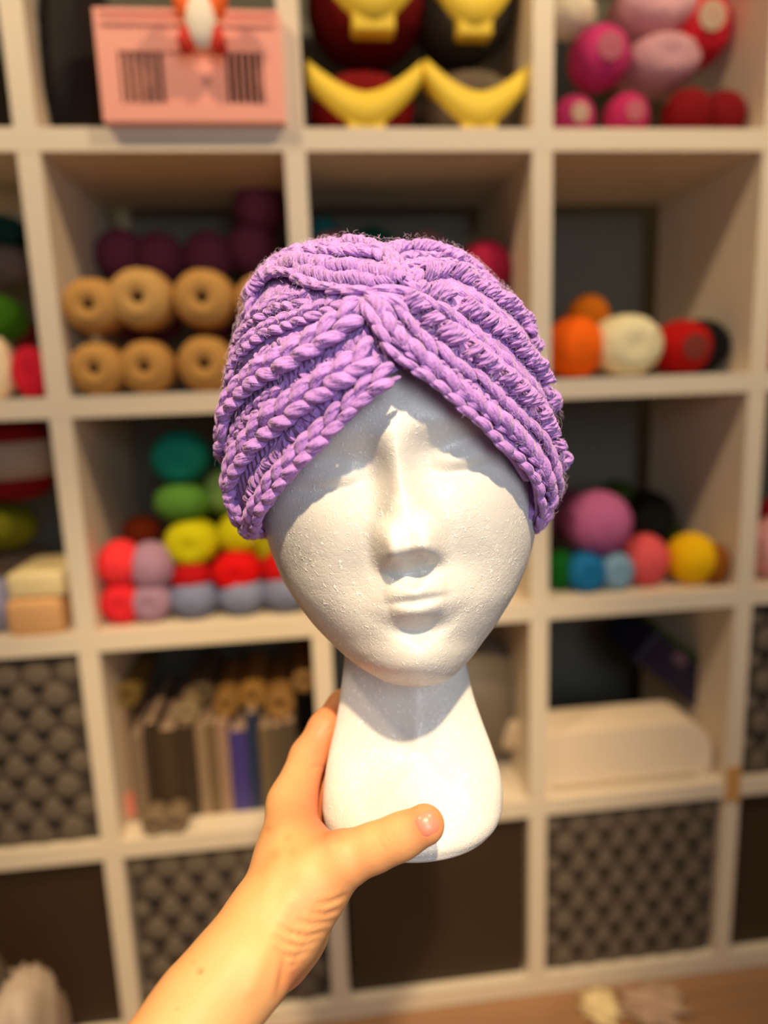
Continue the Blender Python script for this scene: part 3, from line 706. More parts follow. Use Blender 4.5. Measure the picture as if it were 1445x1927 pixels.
def build_head():
    NV, NT = 330, 360
    vv = np.concatenate([np.linspace(470, 1235, 250), 1235+58*np.sin(np.linspace(0, np.pi/2, 81))[1:]])
    NV = len(vv)
    L = smooth_interp(vv, vk, Lk); R = smooth_interp(vv, vk, Rk); zf = smooth_interp(vv, vk, zfk); sd = smooth_interp(vv, vk, sdk); ab = smooth_interp(vv, vk, abk)
    th = np.linspace(0, 2*np.pi, NT, endpoint=False)
    # denser towards the front
    th = th
    U = ((L+R)/2)[:, None] + ((R-L)/2)[:, None]*np.cos(th)[None]
    S = np.sin(th)[None]
    fr = (zf-sd)[:, None]*np.maximum(S, 0)**(.92+.36*SS(vv, 1120, 1230))[:, None]; bk = ab[:, None]*np.maximum(-S, 0)
    Vv = np.repeat(vv[:, None], NT, 1)
    ft = face_feat(U, Vv)*SS(S+0*U, .02, .30)*(1-SS(Vv, 1258, 1291))
    Z = sd[:, None]+fr-bk+ft
    P = headpix(U, Vv, Z).reshape(-1, 3)
    F_ = []
    idx = np.arange(NV*NT).reshape(NV, NT)
    a = idx[:-1]; b_ = idx[1:]
    quads = np.stack([a, np.roll(a, -1, 1), np.roll(b_, -1, 1), b_], -1).reshape(-1, 4)
    F_ = quads.tolist(); F_.append(idx[0].tolist()[::-1]); F_.append(idx[-1].tolist())
    # neck and base: rings at constant height across the view axis, true widths taken at the mid plane
    nk = np.array([1120, 1180, 1230, 1280, 1320, 1380, 1420, 1460, 1500, 1525, 1545, 1558, 1562.])
    nL = np.array([668, 656, 650, 645, 640, 630, 620, 612, 607, 607, 614, 630, 640.])
    nR = np.array([862, 869, 873, 881, 890, 911, 927, 941, 945, 941, 928, 908, 896.])
    nf = np.array([0, -4, -8, -10, -8, 0, 18, 58, 108, 134, 138, 130, 120.])
    ns = np.array([-70, -68, -66, -62, -56, -42, -30, -18, -8, -4, -2, 0, 0.])
    nb = np.array([150, 140, 132, 128, 128, 134, 142, 150, 156, 158, 152, 140, 130.])
    nv = np.concatenate([np.linspace(1120, 1530, 90), 1530+32*np.sin(np.linspace(0, np.pi/2, 24))[1:]])
    l = smooth_interp(nv, nk, nL); r = smooth_interp(nv, nk, nR); ff = smooth_interp(nv, nk, nf); bb = smooth_interp(nv, nk, nb); sn = smooth_interp(nv, nk, ns)
    NT2 = 200; th = np.linspace(0, 2*np.pi, NT2, endpoint=False)
    co = np.cos(th)[None]; so = np.sin(th)[None]
    U2 = ((l+r)/2)[:, None]+((r-l)/2)[:, None]*co
    # windpipe-like soft ridge at the front of the neck
    Zf = sn[:, None]+(ff-sn)[:, None]*np.maximum(so, 0)**1.0 - (bb+sn)[:, None]*np.maximum(-so, 0)**.9
    Zf += 5*G(U2-785, 16)*G(nv[:, None]-1360, 60)*(so > 0)
    Xc = (U2-CX)/F*(ZM-sn*SZ)[:, None]; Yc = ((nv-CY)/F*ZM)[:, None]+0*U2; Zc = ZM-Zf*SZ
    P2 = CAMP+Xc[..., None]*AX[0]+Yc[..., None]*AX[1]+Zc[..., None]*AX[2]
    n0 = len(P); P2 = P2.reshape(-1, 3); idx = np.arange(len(nv)*NT2).reshape(len(nv), NT2)+n0
    a = idx[:-1]; b_ = idx[1:]
    F_ += np.stack([a, np.roll(a, -1, 1), np.roll(b_, -1, 1), b_], -1).reshape(-1, 4).tolist()
    F_.append(idx[0].tolist()[::-1]); F_.append(idx[-1].tolist())
    return np.concatenate([P, P2]), F_
def foam_mat():
    m = bpy.data.materials.new('polystyrene'); m.use_nodes = True; nt = m.node_tree; b = nt.nodes['Principled BSDF']
    N = nt.nodes.new; L = nt.links.new
    b.inputs['Roughness'].default_value = .33; b.inputs['Specular IOR Level'].default_value = .5
    b.inputs['Subsurface Weight'].default_value = .25; b.inputs['Subsurface Radius'].default_value = (1, .85, .7); b.inputs['Subsurface Scale'].default_value = .004
    tc = N('ShaderNodeTexCoord'); v1 = N('ShaderNodeTexVoronoi'); v1.feature = 'DISTANCE_TO_EDGE'; v1.inputs['Scale'].default_value = 330
    L(tc.outputs['Object'], v1.inputs['Vector'])
    mr = N('ShaderNodeMapRange'); mr.inputs['From Min'].default_value = 0; mr.inputs['From Max'].default_value = .13; L(v1.outputs['Distance'], mr.inputs['Value'])
    # patches where the beads are open, elsewhere the skin is closed
    n1 = N('ShaderNodeTexNoise'); n1.inputs['Scale'].default_value = 42; n1.inputs['Detail'].default_value = 3; L(tc.outputs['Object'], n1.inputs['Vector'])
    m1 = N('ShaderNodeMapRange'); m1.inputs['From Min'].default_value = .30; m1.inputs['From Max'].default_value = .60; L(n1.outputs['Fac'], m1.inputs['Value'])
    inv = N('ShaderNodeMath'); inv.operation = 'SUBTRACT'; inv.inputs[0].default_value = 1; L(mr.outputs[0], inv.inputs[1])
    mu = N('ShaderNodeMath'); mu.operation = 'MULTIPLY'; L(inv.outputs[0], mu.inputs[0]); L(m1.outputs[0], mu.inputs[1])
    # short raised seams between beads
    n3 = N('ShaderNodeTexNoise'); n3.inputs['Scale'].default_value = 420; L(tc.outputs['Object'], n3.inputs['Vector'])
    m3 = N('ShaderNodeMapRange'); m3.inputs["From Min"].default_value = .56; m3.inputs['From Max'].default_value = .60; L(n3.outputs['Fac'], m3.inputs['Value'])
    mu2 = N('ShaderNodeMath'); mu2.operation = 'MULTIPLY'; L(mu.outputs[0], mu2.inputs[0]); L(m3.outputs[0], mu2.inputs[1])
    mx = N('ShaderNodeMix'); mx.data_type = 'RGBA'; mx.inputs[6].default_value = (.69, .67, .63, 1); mx.inputs[7].default_value = (.98, .98, .97, 1)
    L(mu2.outputs[0], mx.inputs[0]); L(mx.outputs[2], b.inputs['Base Color'])
    n2 = N('ShaderNodeTexNoise'); n2.inputs['Scale'].default_value = 110; n2.inputs['Detail'].default_value = 4; L(tc.outputs['Object'], n2.inputs['Vector'])
    sm = N('ShaderNodeMath'); sm.operation = 'MULTIPLY'; sm.inputs[1].default_value = .22; L(mu.outputs[0], sm.inputs[0])
    s1 = N('ShaderNodeMath'); s1.operation = 'SUBTRACT'; L(n2.outputs['Fac'], s1.inputs[0]); L(sm.outputs[0], s1.inputs[1])
    s2 = N('ShaderNodeMath'); s2.operation = 'ADD'; L(s1.outputs[0], s2.inputs[0]); L(mu2.outputs[0], s2.inputs[1])
    bp = N('ShaderNodeBump'); bp.inputs['Strength'].default_value = .7; bp.inputs['Distance'].default_value = .00055; L(s2.outputs[0], bp.inputs['Height']); L(bp.outputs[0], b.inputs['Normal'])
    return m
hv, hf = build_head()
base_w = headpix(775., 1560., 0.)
head = mesh_obj('foam_head', hv-base_w, hf, foam_mat()); head.location = base_w; fixn(head)
tag(head, 'white polystyrene mannequin head with closed eyes held up by the hand', 'mannequin head')

# ------------------------------------------------------------------ the chunky twisted headband
hvk = np.array([452, 458, 468, 485, 515, 560, 610, 670, 740, 820, 880, 920, 960, 990, 1012, 1030.])
hC = np.array([722, 720, 714, 706, 706, 719, 726, 729, 734, 741, 744, 744, 743, 742, 750, 750.])
hW = np.array([20, 78, 122, 160, 196, 235, 262, 284, 299, 307, 308, 303, 288, 266, 248, 240.])
hA = np.array([10, 44, 74, 112, 158, 198, 222, 238, 246, 246, 244, 240, 232, 222, 214, 205.])
def HC(v): return np.interp(v, hvk, hC)
def HW(v): return smooth_interp(np.clip(v, 452, 1030), hvk, hW)
def HA(v): return smooth_interp(np.clip(v, 452, 1030), hvk, hA)
def hat_uvz(al, v, off=0):
    """angle around the head, height, offset outwards -> pixel, pixel, forward"""
    yy = np.clip((560-v)/110, 0, 1)
    k = off*(1-.35*yy)
    rear = np.where(np.cos(al) < 0, 1.0, 1.0)
    return HC(v)+(HW(v)+k)*np.sin(al), v-off*.75*yy**1.5, (HA(v)+k)*np.cos(al)*rear
def hat_w(al, v, off=0):
    u, vv, z = hat_uvz(np.asarray(al, float), np.asarray(v, float), np.asarray(off, float)); Z = ZM-z*SZ; k = .007
    Zs = ZM-k*np.logaddexp(0, (ZM-Z)/k)
    return CAMP+((u-CX)/F*Zs)[..., None]*AX[0]+((vv-CY)/F*Zs)[..., None]*AX[1]+Z[..., None]*AX[2]
def to_alpha(u, v): return np.arcsin(np.clip((u-HC(v))/HW(v), -.985, .985))
def catmull(P, n):
    P = np.asarray(P, float); P = np.vstack([2*P[0]-P[1], P, 2*P[-1]-P[-2]]); out = []
    m_ = len(P)-3
    t = np.linspace(0, m_-1e-6, n); i = t.astype(int); f = (t-i)[:, None]
    p0, p1, p2, p3 = P[i], P[i+1], P[i+2], P[i+3]
    return .5*((2*p1)+(-p0+p2)*f+(2*p0-5*p1+4*p2-p3)*f**2+(-p0+3*p1-3*p2+p3)*f**3)
class Row:
    """a path over the headband: pixel points, extended round the side to the back; off = lift per point"""
    def __init__(s, pts, ext=None, off=0, offs=None, flip=1):
        a = [(to_alpha(u, v), v) for u, v in pts]
        A = np.array([[x, y] for x, y in a]); O = np.array(offs if offs is not None else [off]*len(a), float)
        if ext:
            sgn, vend = ext; last = A[-1]
            for q, w_ in ((105, .45), (130, .75), (155, 1.0), (176, 1.05)):
                ang = math.radians(q)*sgn
                if abs(ang) > abs(last[0])+.12:
                    A = np.vstack([A, [ang, last[1]+(vend-last[1])*w_]]); O = np.append(O, O[-1])
        D = catmull(np.column_stack([A, O]), 400)
        W_ = hat_w(D[:, 0], D[:, 1], D[:, 2]); seg = np.linalg.norm(np.diff(W_, axis=0), axis=1)
        s.S = np.concatenate([[0], np.cumsum(seg)]); s.D = D; s.len = s.S[-1]
    def at(s, t):
        return np.array([np.interp(t, s.S, s.D[:, k]) for k in range(3)]).T
PXM = 0.000265        # one picture pixel at the front of the headband, in metres
class Yarn:
    NS, NR = 9, 10
    def __init__(s): s.P = []; s.N = []; s.R = []; s.FL = []
    def strand(s, row, t0, w0, t1, w1, R, lift=(0, 8, 0), mid=None, flat=.82, taper=(.45, .5), jit=1.0):
        """strand from (t0 along, w0 across) to (t1,w1) on a row; lengths in px"""
        n = s.NS; q = np.linspace(0, 1, n)
        tt = t0+(t1-t0)*q; ww = w0+(w1-w0)*q
        if mid is not None: tt = tt+mid[0]*np.sin(np.pi*q); ww = ww+mid[1]*np.sin(np.pi*q)
        ll = lift[0]*(1-q)**2+2*lift[1]*q*(1-q)*1.4+lift[2]*q**2
        j = RNG.normal(0, 1.5*jit, 3); tt = tt+j[0]; ww = ww+j[1]; ll = ll+j[2]*.6
        s.free(*s._loc(row, tt, ww, ll), R*(1+RNG.normal(0, .08)), taper, flat)
    def _loc(s, row, tt, ww, ll):
        T = np.clip(tt*PXM, -.01, row.len+.01)
        c_ = row.at(T); e = .0006
        a = row.at(T-e); b_ = row.at(T+e)
        pa = hat_w(a[:, 0], a[:, 1], a[:, 2]); pb = hat_w(b_[:, 0], b_[:, 1], b_[:, 2]); p0 = hat_w(c_[:, 0], c_[:, 1], c_[:, 2])
        t = pb-pa; t /= np.linalg.norm(t, axis=1)[:, None]+1e-12
        # surface normal from two tangents of the form
        pu = hat_w(c_[:, 0]+.01, c_[:, 1], c_[:, 2])-p0; pv = hat_w(c_[:, 0], c_[:, 1]+2, c_[:, 2])-p0
        nrm = np.cross(pv, pu); nrm /= np.linalg.norm(nrm, axis=1)[:, None]+1e-12
        ctr = headpix(HC(c_[:, 1]), c_[:, 1], 0*c_[:, 1])
        sg = np.sign((nrm*(p0-ctr)).sum(1)); nrm *= sg[:, None]
        bi = np.cross(nrm, t); bi /= np.linalg.norm(bi, axis=1)[:, None]+1e-12
        # across is positive towards the picture top
        up = -AX[1]; sg = np.where((bi*up).sum(1) < 0, -1, 1); bi *= sg[:, None]
        over = (tt*PXM-T)[:, None]*t
        return p0+over+bi*(ww*PXM)[:, None]+nrm*(ll*PXM)[:, None], nrm
    def free(s, P, N_, R, taper=(.45, .5), flat=.82):
        n = len(P); q = np.linspace(0, 1, n)
        prof = np.minimum(1, taper[0]+(1-taper[0])*np.sin(np.minimum(q/.45, 1)*np.pi/2))*np.minimum(1, taper[1]+(1-taper[1])*np.sin(np.minimum((1-q)/.45, 1)*np.pi/2))
        prof[0] *= .35; prof[-1] *= .35
        s.P.append(P); s.N.append(N_); s.R.append(prof*R*PXM); s.FL.append(flat)
    def build(s, name, m, parent):
        P = np.array(s.P); N_ = np.array(s.N); R = np.array(s.R); fl = np.array(s.FL)
        K, n, _ = P.shape; T = np.gradient(P, axis=1); T /= np.linalg.norm(T, axis=2)[..., None]+1e-12
        B_ = np.cross(T, N_); B_ /= np.linalg.norm(B_, axis=2)[..., None]+1e-12; N2 = np.cross(B_, T)
        a = np.linspace(0, 2*np.pi, s.NR, endpoint=False)
        V = P[:, :, None]+R[:, :, None, None]*(np.cos(a)[None, None, :, None]*B_[:, :, None]+np.sin(a)[None, None, :, None]*N2[:, :, None]*fl[:, None, None, None])
        L_ = np.concatenate([np.zeros((K, 1)), np.cumsum(np.linalg.norm(np.diff(P, axis=1), axis=2), axis=1)], 1)
        rnd = RNG.random((K, 1))*3
        UV = np.stack([np.repeat((L_+rnd)[:, :, None], s.NR, 2), np.repeat(np.repeat((a/(2*np.pi))[None, None], n, 1), K, 0)], -1).reshape(-1, 2)
        idx = np.arange(K*n*s.NR).reshape(K, n, s.NR)
        q = np.stack([idx[:, :-1], np.roll(idx, -1, 2)[:, :-1], np.roll(idx, -1, 2)[:, 1:], idx[:, 1:]], -1).reshape(-1, 4)
        Fl = q.tolist()+idx[:, 0, ::-1].tolist()+idx[:, -1].tolist()
        o = mesh_obj(name, V.reshape(-1, 3)-hat_org, Fl, m, parent, uv=UV); return o

def stitch_braid(y, row, t0, t1, step=33, h=15, R=10.5, skew=0, rev=1, lift=11):
    t = t0
    while t < t1:
        d = step*(1+RNG.normal(0, .05))
        y.strand(row, t, h, t+d*1.35*rev, 1.0+skew, R, (-2, lift, 0), (0, 3), taper=(.5, .75))
        y.strand(row, t+d*.42, -h, t+d*1.80*rev, -3+skew, R*1.06, (-2, lift, 1), (0, -3), taper=(.5, .75))
        t += d
def stitch_cord(y, row, t0, t1, step=34, R=9.5, lift=6, w=0, slant=6):
    t = t0
    while t < t1:
        d = step*(1+RNG.normal(0, .07))
        y.strand(row, t, w+slant, t+d*1.45, w-slant, R, (-3, lift, -3), taper=(.55, .5)); t += d
def stitch_curl(y, row, t0, t1, step=23, h=17, R=5.6, lift=15, slant=5):
    t = t0; h0, R0_, l0, s0 = h, R, lift, slant
    while t < t1:
        d = step*(1+RNG.normal(0, .10)); h = h0*(1+RNG.normal(0, .12)); R = R0_*(1+RNG.normal(0, .13)); lift = l0*(1+RNG.normal(0, .18)); slant = s0+RNG.normal(0, 4)
        jj = RNG.normal(0, 1.5)
        for k, hh in ((-1, .8), (0, 1.0), (1, .8)):
            y.strand(row, t+k*R*1.25-slant+jj, -h*hh, t+k*R*1.25-slant*.2+jj, h*hh, R*(1.0 if k else 1.1), (-8, lift*1.3, -7), (11, 0), taper=(.85, .8), flat=1.0, jit=.6)
        t += d
def stitch_purl(y, row, t0, t1, step=20, h=12, R=6, lift=5):
    t = t0
    while t < t1:
        d = step*(1+RNG.normal(0, .12)); k = 1 if RNG.random() < .5 else -1
        y.strand(row, t, -h*k, t+d*.8, h*k, R*(1+RNG.normal(0, .08)), (-3, lift, -3), (RNG.normal(0, 3), 0), taper=(.6, .6), jit=1.6); t += d*.62

def hat_mat(name, col, bs=.9):
    m = bpy.data.materials.new(name); m.use_nodes = True; nt = m.node_tree; b = nt.nodes['Principled BSDF']; N = nt.nodes.new; L = nt.links.new
    b.inputs['Roughness'].default_value = .62; b.inputs['Specular IOR Level'].default_value = .35
    b.inputs['Sheen Weight'].default_value = .35; b.inputs['Sheen Roughness'].default_value = .5; b.inputs['Sheen Tint'].default_value = (1, .85, .95, 1)
    b.inputs['Subsurface Weight'].default_value = .04; b.inputs['Subsurface Radius'].default_value = (1, .5, 1); b.inputs['Subsurface Scale'].default_value = .002
    uv = N('ShaderNodeUVMap'); sp = N('ShaderNodeSeparateXYZ'); L(uv.outputs[0], sp.inputs[0])
    # plies twisted round the strand: a diagonal wave in (length, angle)
    a1 = N('ShaderNodeMath'); a1.operation = 'MULTIPLY'; a1.inputs[1].default_value = 2*math.pi/.0085; L(sp.outputs[0], a1.inputs[0])
    a2 = N('ShaderNodeMath'); a2.operation = 'MULTIPLY'; a2.inputs[1].default_value = 2*math.pi*3; L(sp.outputs[1], a2.inputs[0])
    ad = N('ShaderNodeMath'); ad.operation = 'ADD'; L(a1.outputs[0], ad.inputs[0]); L(a2.outputs[0], ad.inputs[1])
    tc = N('ShaderNodeTexCoord'); n = N('ShaderNodeTexNoise'); n.inputs['Scale'].default_value = 500; n.inputs['Detail'].default_value = 3; L(tc.outputs['Object'], n.inputs['Vector'])
    m5 = N('ShaderNodeMath'); m5.operation = 'MULTIPLY'; m5.inputs[1].default_value = 2.6; L(n.outputs['Fac'], m5.inputs[0])
    ad2 = N('ShaderNodeMath'); ad2.operation = 'ADD'; L(ad.outputs[0], ad2.inputs[0]); L(m5.outputs[0], ad2.inputs[1])
    si = N('ShaderNodeMath'); si.operation = 'SINE'; L(ad2.outputs[0], si.inputs[0])
    # fine fibres
    cb = N('ShaderNodeCombineXYZ'); f1 = N('ShaderNodeMath'); f1.operation = 'MULTIPLY'; f1.inputs[1].default_value = 160; L(sp.outputs[0], f1.inputs[0])
    f2 = N('ShaderNodeMath'); f2.operation = 'MULTIPLY'; f2.inputs[1].default_value = 16; L(sp.outputs[1], f2.inputs[0])
    f3 = N('ShaderNodeMath'); f3.operation = 'ADD'; L(f2.outputs[0], f3.inputs[0]); L(f1.outputs[0], f3.inputs[1])
    L(f1.outputs[0], cb.inputs[0]); L(f3.outputs[0], cb.inputs[1]); nf = N('ShaderNodeTexNoise'); nf.inputs['Scale'].default_value = 1; nf.inputs['Detail'].default_value = 2; L(cb.outputs[0], nf.inputs['Vector'])
    h1 = N('ShaderNodeMath'); h1.operation = 'MULTIPLY_ADD'; h1.inputs[1].default_value = .5; L(si.outputs[0], h1.inputs[0]); L(nf.outputs['Fac'], h1.inputs[2])
    bp = N('ShaderNodeBump'); bp.inputs['Strength'].default_value = bs; bp.inputs['Distance'].default_value = .0010; L(h1.outputs[0], bp.inputs['Height']); L(bp.outputs[0], b.inputs['Normal'])
    mx = N('ShaderNodeMix'); mx.data_type = 'RGBA'; mx.inputs[6].default_value = tuple(x*.82 for x in col[:3])+(1,); mx.inputs[7].default_value = tuple(min(1, x*1.15) for x in col[:3])+(1,)
    L(nf.outputs['Fac'], mx.inputs[0]); L(mx.outputs[2], b.inputs['Base Color'])
    return m
LILAC = (.415, .205, .60)
ymat = hat_mat('lilac_yarn', LILAC)
hat_org = headpix(743., 900., 0.)
hat = thing('twisted_headband', 'chunky lilac crocheted headband with a twist at the front, worn by the foam head', 'headband', tuple(hat_org))

# lower edge of the band, by pixel column
EU = np.array([486, 495, 520, 560, 600, 650, 700, 735, 757, 780, 800, 850, 895, 936, 978, 1003, 1013.])
EV = np.array([1000, 955, 922, 876, 833, 778, 736, 712, 700, 706, 716, 750, 790, 833, 875, 914, 960.])
def edge_v(u): return np.interp(u, EU, EV)
# knitted fabric behind the ribs: outer and inner face with a rim, open below
def lining():
    NA, NV = 260, 90
    al = np.linspace(-np.pi, np.pi, NA, endpoint=False); V = []
    for layer, off in ((0, 1), (1, -22)):
        for j in range(NV):
            f = j/(NV-1)
            u0 = HC(880)+HW(880)*np.sin(al)
            ve = np.where(np.abs(al) < 1.35, edge_v(np.clip(u0, 486, 1013)), 1004)
            for _ in range(3):
                u0 = HC(ve)+HW(ve)*np.sin(al); ve = np.where((np.cos(al) > 0) & (u0 > 487) & (u0 < 1012), edge_v(u0), 1004)
            ve = ve-np.where(np.cos(al) > 0, 7, 8)
            vv = 453+(ve-453)*f**1.0
            o_ = off-9*SS(np.full(NA, f), .86, 1.0)*(layer == 0)+ (2.5*np.sin(al*70+j*1.9)*np.sin(j*.9) if layer == 0 else 0)
            V.append(hat_w(al, vv, o_*np.ones(NA)))
    V = np.array(V).reshape(-1, 3); idx = np.arange(2*NV*NA).reshape(2, NV, NA); Fl = []
    for l in range(2):
        a = idx[l, :-1]; b_ = idx[l, 1:]; Fl += np.stack([a, np.roll(a, -1, 1), np.roll(b_, -1, 1), b_], -1).reshape(-1, 4).tolist()
        Fl.append(idx[l, 0].tolist())
    a = idx[0, -1]; b_ = idx[1, -1]; Fl += np.stack([a, np.roll(a, -1), np.roll(b_, -1), b_], -1).reshape(-1, 4).tolist()
    uv = np.zeros((len(V), 2)); uv[:, 0] = V[:, 0]; uv[:, 1] = V[:, 2]*20
    return fixn(mesh_obj('fabric', V-hat_org, Fl, ymat, hat, uv=uv))
lining()

def mid(a, b_, n=9):
    """path half way between two paths (by fraction of length)"""
    A = catmull(a, 60); B_ = catmull(b_, 60); k = np.linspace(0, 59, n).astype(int); return [tuple((A[i]+B_[i])/2) for i in k]

# ---- left side, rows from the lower edge upwards
Lp = {
 1: [(748, 697), (712, 716), (680, 742), (640, 780), (600, 822), (560, 866), (522, 910), (496, 948), (482, 985)],
 2: [(716, 648), (676, 686), (626, 715), (578, 748), (545, 778), (508, 806), (480, 838), (455, 880), (442, 930), (452, 975)],
 3: [(690, 578), (664, 596), (624, 628), (574, 661), (537, 686), (500, 706), (466, 738), (444, 775), (430, 820)],
 4: [(672, 560), (628, 575), (590, 590), (549, 604), (510, 622), (475, 648), (450, 678), (434, 705)],
 5: [(600, 552), (570, 566), (530, 574), (500, 592), (475, 612), (458, 632)],
 6: [(700, 548), (660, 546), (618, 543), (585, 530), (562, 519), (540, 515), (518, 522), (497, 540), (478, 566), (466, 590)],
 7: [(752, 530), (722, 520), (686, 512), (650, 508), (616, 505), (580, 500), (548, 502), (518, 516), (492, 540)],
 8: [(738, 500), (712, 486), (680, 484), (640, 482), (600, 482), (560, 488), (530, 500), (508, 518)],
 9: [(712, 474), (690, 466), (660, 463), (630, 464), (600, 468), (560, 480)],
}
Lrows = {k: Row(v, (-1, {1: 1004, 2: 1000, 3: 900, 4: 760, 5: 700, 6: 640, 7: 600, 8: 560, 9: 500}[k]),
          offs={1: [14]*2+[8]*7, 2: [13]*10, 3: [16]*9, 4: [0, 2, 4, 6, 8, 8, 8, 8], 5: [0, 3, 6, 8, 8, 8], 6: [32, 31, 30, 28, 26, 22, 18, 14, 12, 12], 7: [32]*6+[22]*3, 8: [20]*8, 9: [12]*6}[k]) for k, v in Lp.items()}
yl = Yarn(); FULL = lambda r: r.len/PXM
# row 1: chunky slanted edge braid
stitch_braid(yl, Lrows[1], 0, FULL(Lrows[1])*.98, 38, 14, 11.5, skew=-5, lift=14)
stitch_cord(yl, Lrows[1], 0, FULL(Lrows[1])*.98, 36, 6.5, 2, -15, 3)
for k, (st, h, R_) in {2: (44, 23, 13.5), 3: (42, 22, 13)}.items():
    stitch_braid(yl, Lrows[k], 0, FULL(Lrows[k])*.98, st, h, R_, skew=-3, lift=18)
for k in (4, 5): stitch_braid(yl, Lrows[k], 0, FULL(Lrows[k])*.98, 27, 15, 8.5, lift=11); 
stitch_cord(yl, Lrows[6], 0, FULL(Lrows[6])*.98, 38, 10, 5)
stitch_curl(yl, Lrows[7], 0, FULL(Lrows[7])*.98, 24, 20, 6.5, 14)
stitch_braid(yl, Lrows[8], 0, FULL(Lrows[8])*.98, 30, 15, 9)
stitch_curl(yl, Lrows[9], 0, FULL(Lrows[9])*.98, 23, 13, 6.5, 11)
for a, b_, h, off in ((1, 2, 14, 2), (2, 3, 14, 3), (3, 4, 12, 2)):
    m_ = mid(Lp[a], Lp[b_]); r_ = Row(m_, (-1, 960-(a-1)*90), off=off)
    stitch_purl(yl, r_, 6, FULL(r_)*.98, 20, h, 6.5, 6)
r_ = Row(mid(Lp[2], Lp[3]), (-1, 940), off=1); stitch_cord(yl, r_, 0, FULL(r_), 30, 6.5, 4, 8, 5)
r_ = Row(mid(Lp[1], Lp[2]), (-1, 990), off=2); stitch_cord(yl, r_, 0, FULL(r_), 30, 7, 4, 7, 5)
r_ = Row(mid(Lp[5], Lp[6]), (-1, 680), off=2); stitch_purl(yl, r_, 0, FULL(r_), 20, 12, 6.5, 6)
r_ = Row([(660, 560), (630, 558), (600, 560), (560, 548), (530, 550), (505, 560)], None, off=2); stitch_purl(yl, r_, 0, FULL(r_), 18, 14, 7, 6)
r_ = Row([(640, 530), (600, 524), (560, 508), (530, 508)], None, off=12); stitch_purl(yl, r_, 0, FULL(r_), 18, 8, 6.5, 6)
r_ = Row([(745, 528), (712, 532), (680, 530), (640, 526), (600, 520), (570, 510)], None, offs=[30, 30, 28, 27, 24, 20]); stitch_curl(yl, r_, 0, FULL(r_), 24, 13, 6, 12)
r_ = Row([(540, 738), (508, 756), (474, 788), (450, 826), (434, 868), (432, 908)], (-1, 960), off=7); stitch_braid(yl, r_, 0, FULL(r_)*.98, 26, 13, 8.5)
r_ = Row([(520, 690), (486, 706), (458, 728), (440, 752), (430, 780)], (-1, 840), off=5); stitch_curl(yl, r_, 0, FULL(r_)*.98, 20, 12, 6, 9)
r_ = Row([(470, 850), (446, 890), (434, 930), (446, 968), (466, 992)], (-1, 1004), off=4); stitch_purl(yl, r_, 0, FULL(r_)*.98, 18, 14, 7, 7)
yl.build('left_wrap', ymat, hat)

# ---- right side, rows from the lower edge upwards
Rp = {
 1: [(694, 582), (708, 612), (728, 650), (756, 682), (792, 704), (826, 733), (858, 762), (890, 790), (938, 836), (975, 870), (1000, 908), (1010, 948), (1008, 990)],
 2: [(690, 562), (708, 582), (726, 606), (755, 640), (792, 674), (826, 702), (863, 732), (895, 760), (925, 786), (958, 814), (997, 857), (1019, 902), (1028, 940), (1020, 978)],
 3: [(722, 562), (746, 580), (766, 604), (794, 632), (826, 661), (860, 690), (897, 714), (931, 745), (963, 773), (986, 795), (1018, 828), (1036, 866), (1044, 905)],
 4: [(752, 560), (784, 580), (818, 610), (862, 646), (898, 674), (932, 700), (962, 727), (988, 753), (1010, 780), (1032, 815), (1044, 850)],
 5: [(770, 556), (813, 577), (858, 599), (897, 628), (935, 660), (974, 694), (1006, 727), (1028, 760), (1040, 790)],
 6: [(782, 545), (826, 554), (869, 577), (902, 597), (929, 615), (954, 638), (978, 662), (1000, 687), (1020, 716), (1034, 746)],
 7: [(770, 536), (806, 545), (846, 548), (884, 560), (922, 577), (954, 599), (982, 626), (1004, 654), (1020, 684)],
 8: [(758, 534), (786, 524), (816, 513), (850, 516), (879, 528), (908, 544), (937, 565), (964, 588), (986, 612), (1004, 638)],
 9: [(748, 508), (790, 496), (831, 494), (863, 505), (896, 520), (928, 537), (956, 556), (980, 580)],
 10: [(722, 482), (746, 470), (772, 466), (805, 468), (843, 480), (880, 496), (918, 514), (946, 535), (970, 560)],
}
vends = {1: 1004, 2: 1000, 3: 985, 4: 930, 5: 860, 6: 800, 7: 730, 8: 680, 9: 620, 10: 560}
Ro = {k: 10 for k in Rp}; Ro.update({3: 5, 4: 13, 5: -7, 6: 13, 7: -7, 8: 13, 9: -3, 10: 10})
def lifted(k, n):
    base = Ro[k]; o = [base]*n
    if base > 9: o[-3:] = [10, 7, 5]
    if k in (1, 2): o[:5] = [30, 28, 26, 22, 16]
    if k == 3: o[:4] = [26, 22, 18, 12]
    if k in (4, 5): o[:3] = [22, 16, base+3]
    return o
Rrows = {k: Row(v, (1, vends[k]), offs=lifted(k, len(v))) for k, v in Rp.items()}
yr = Yarn()
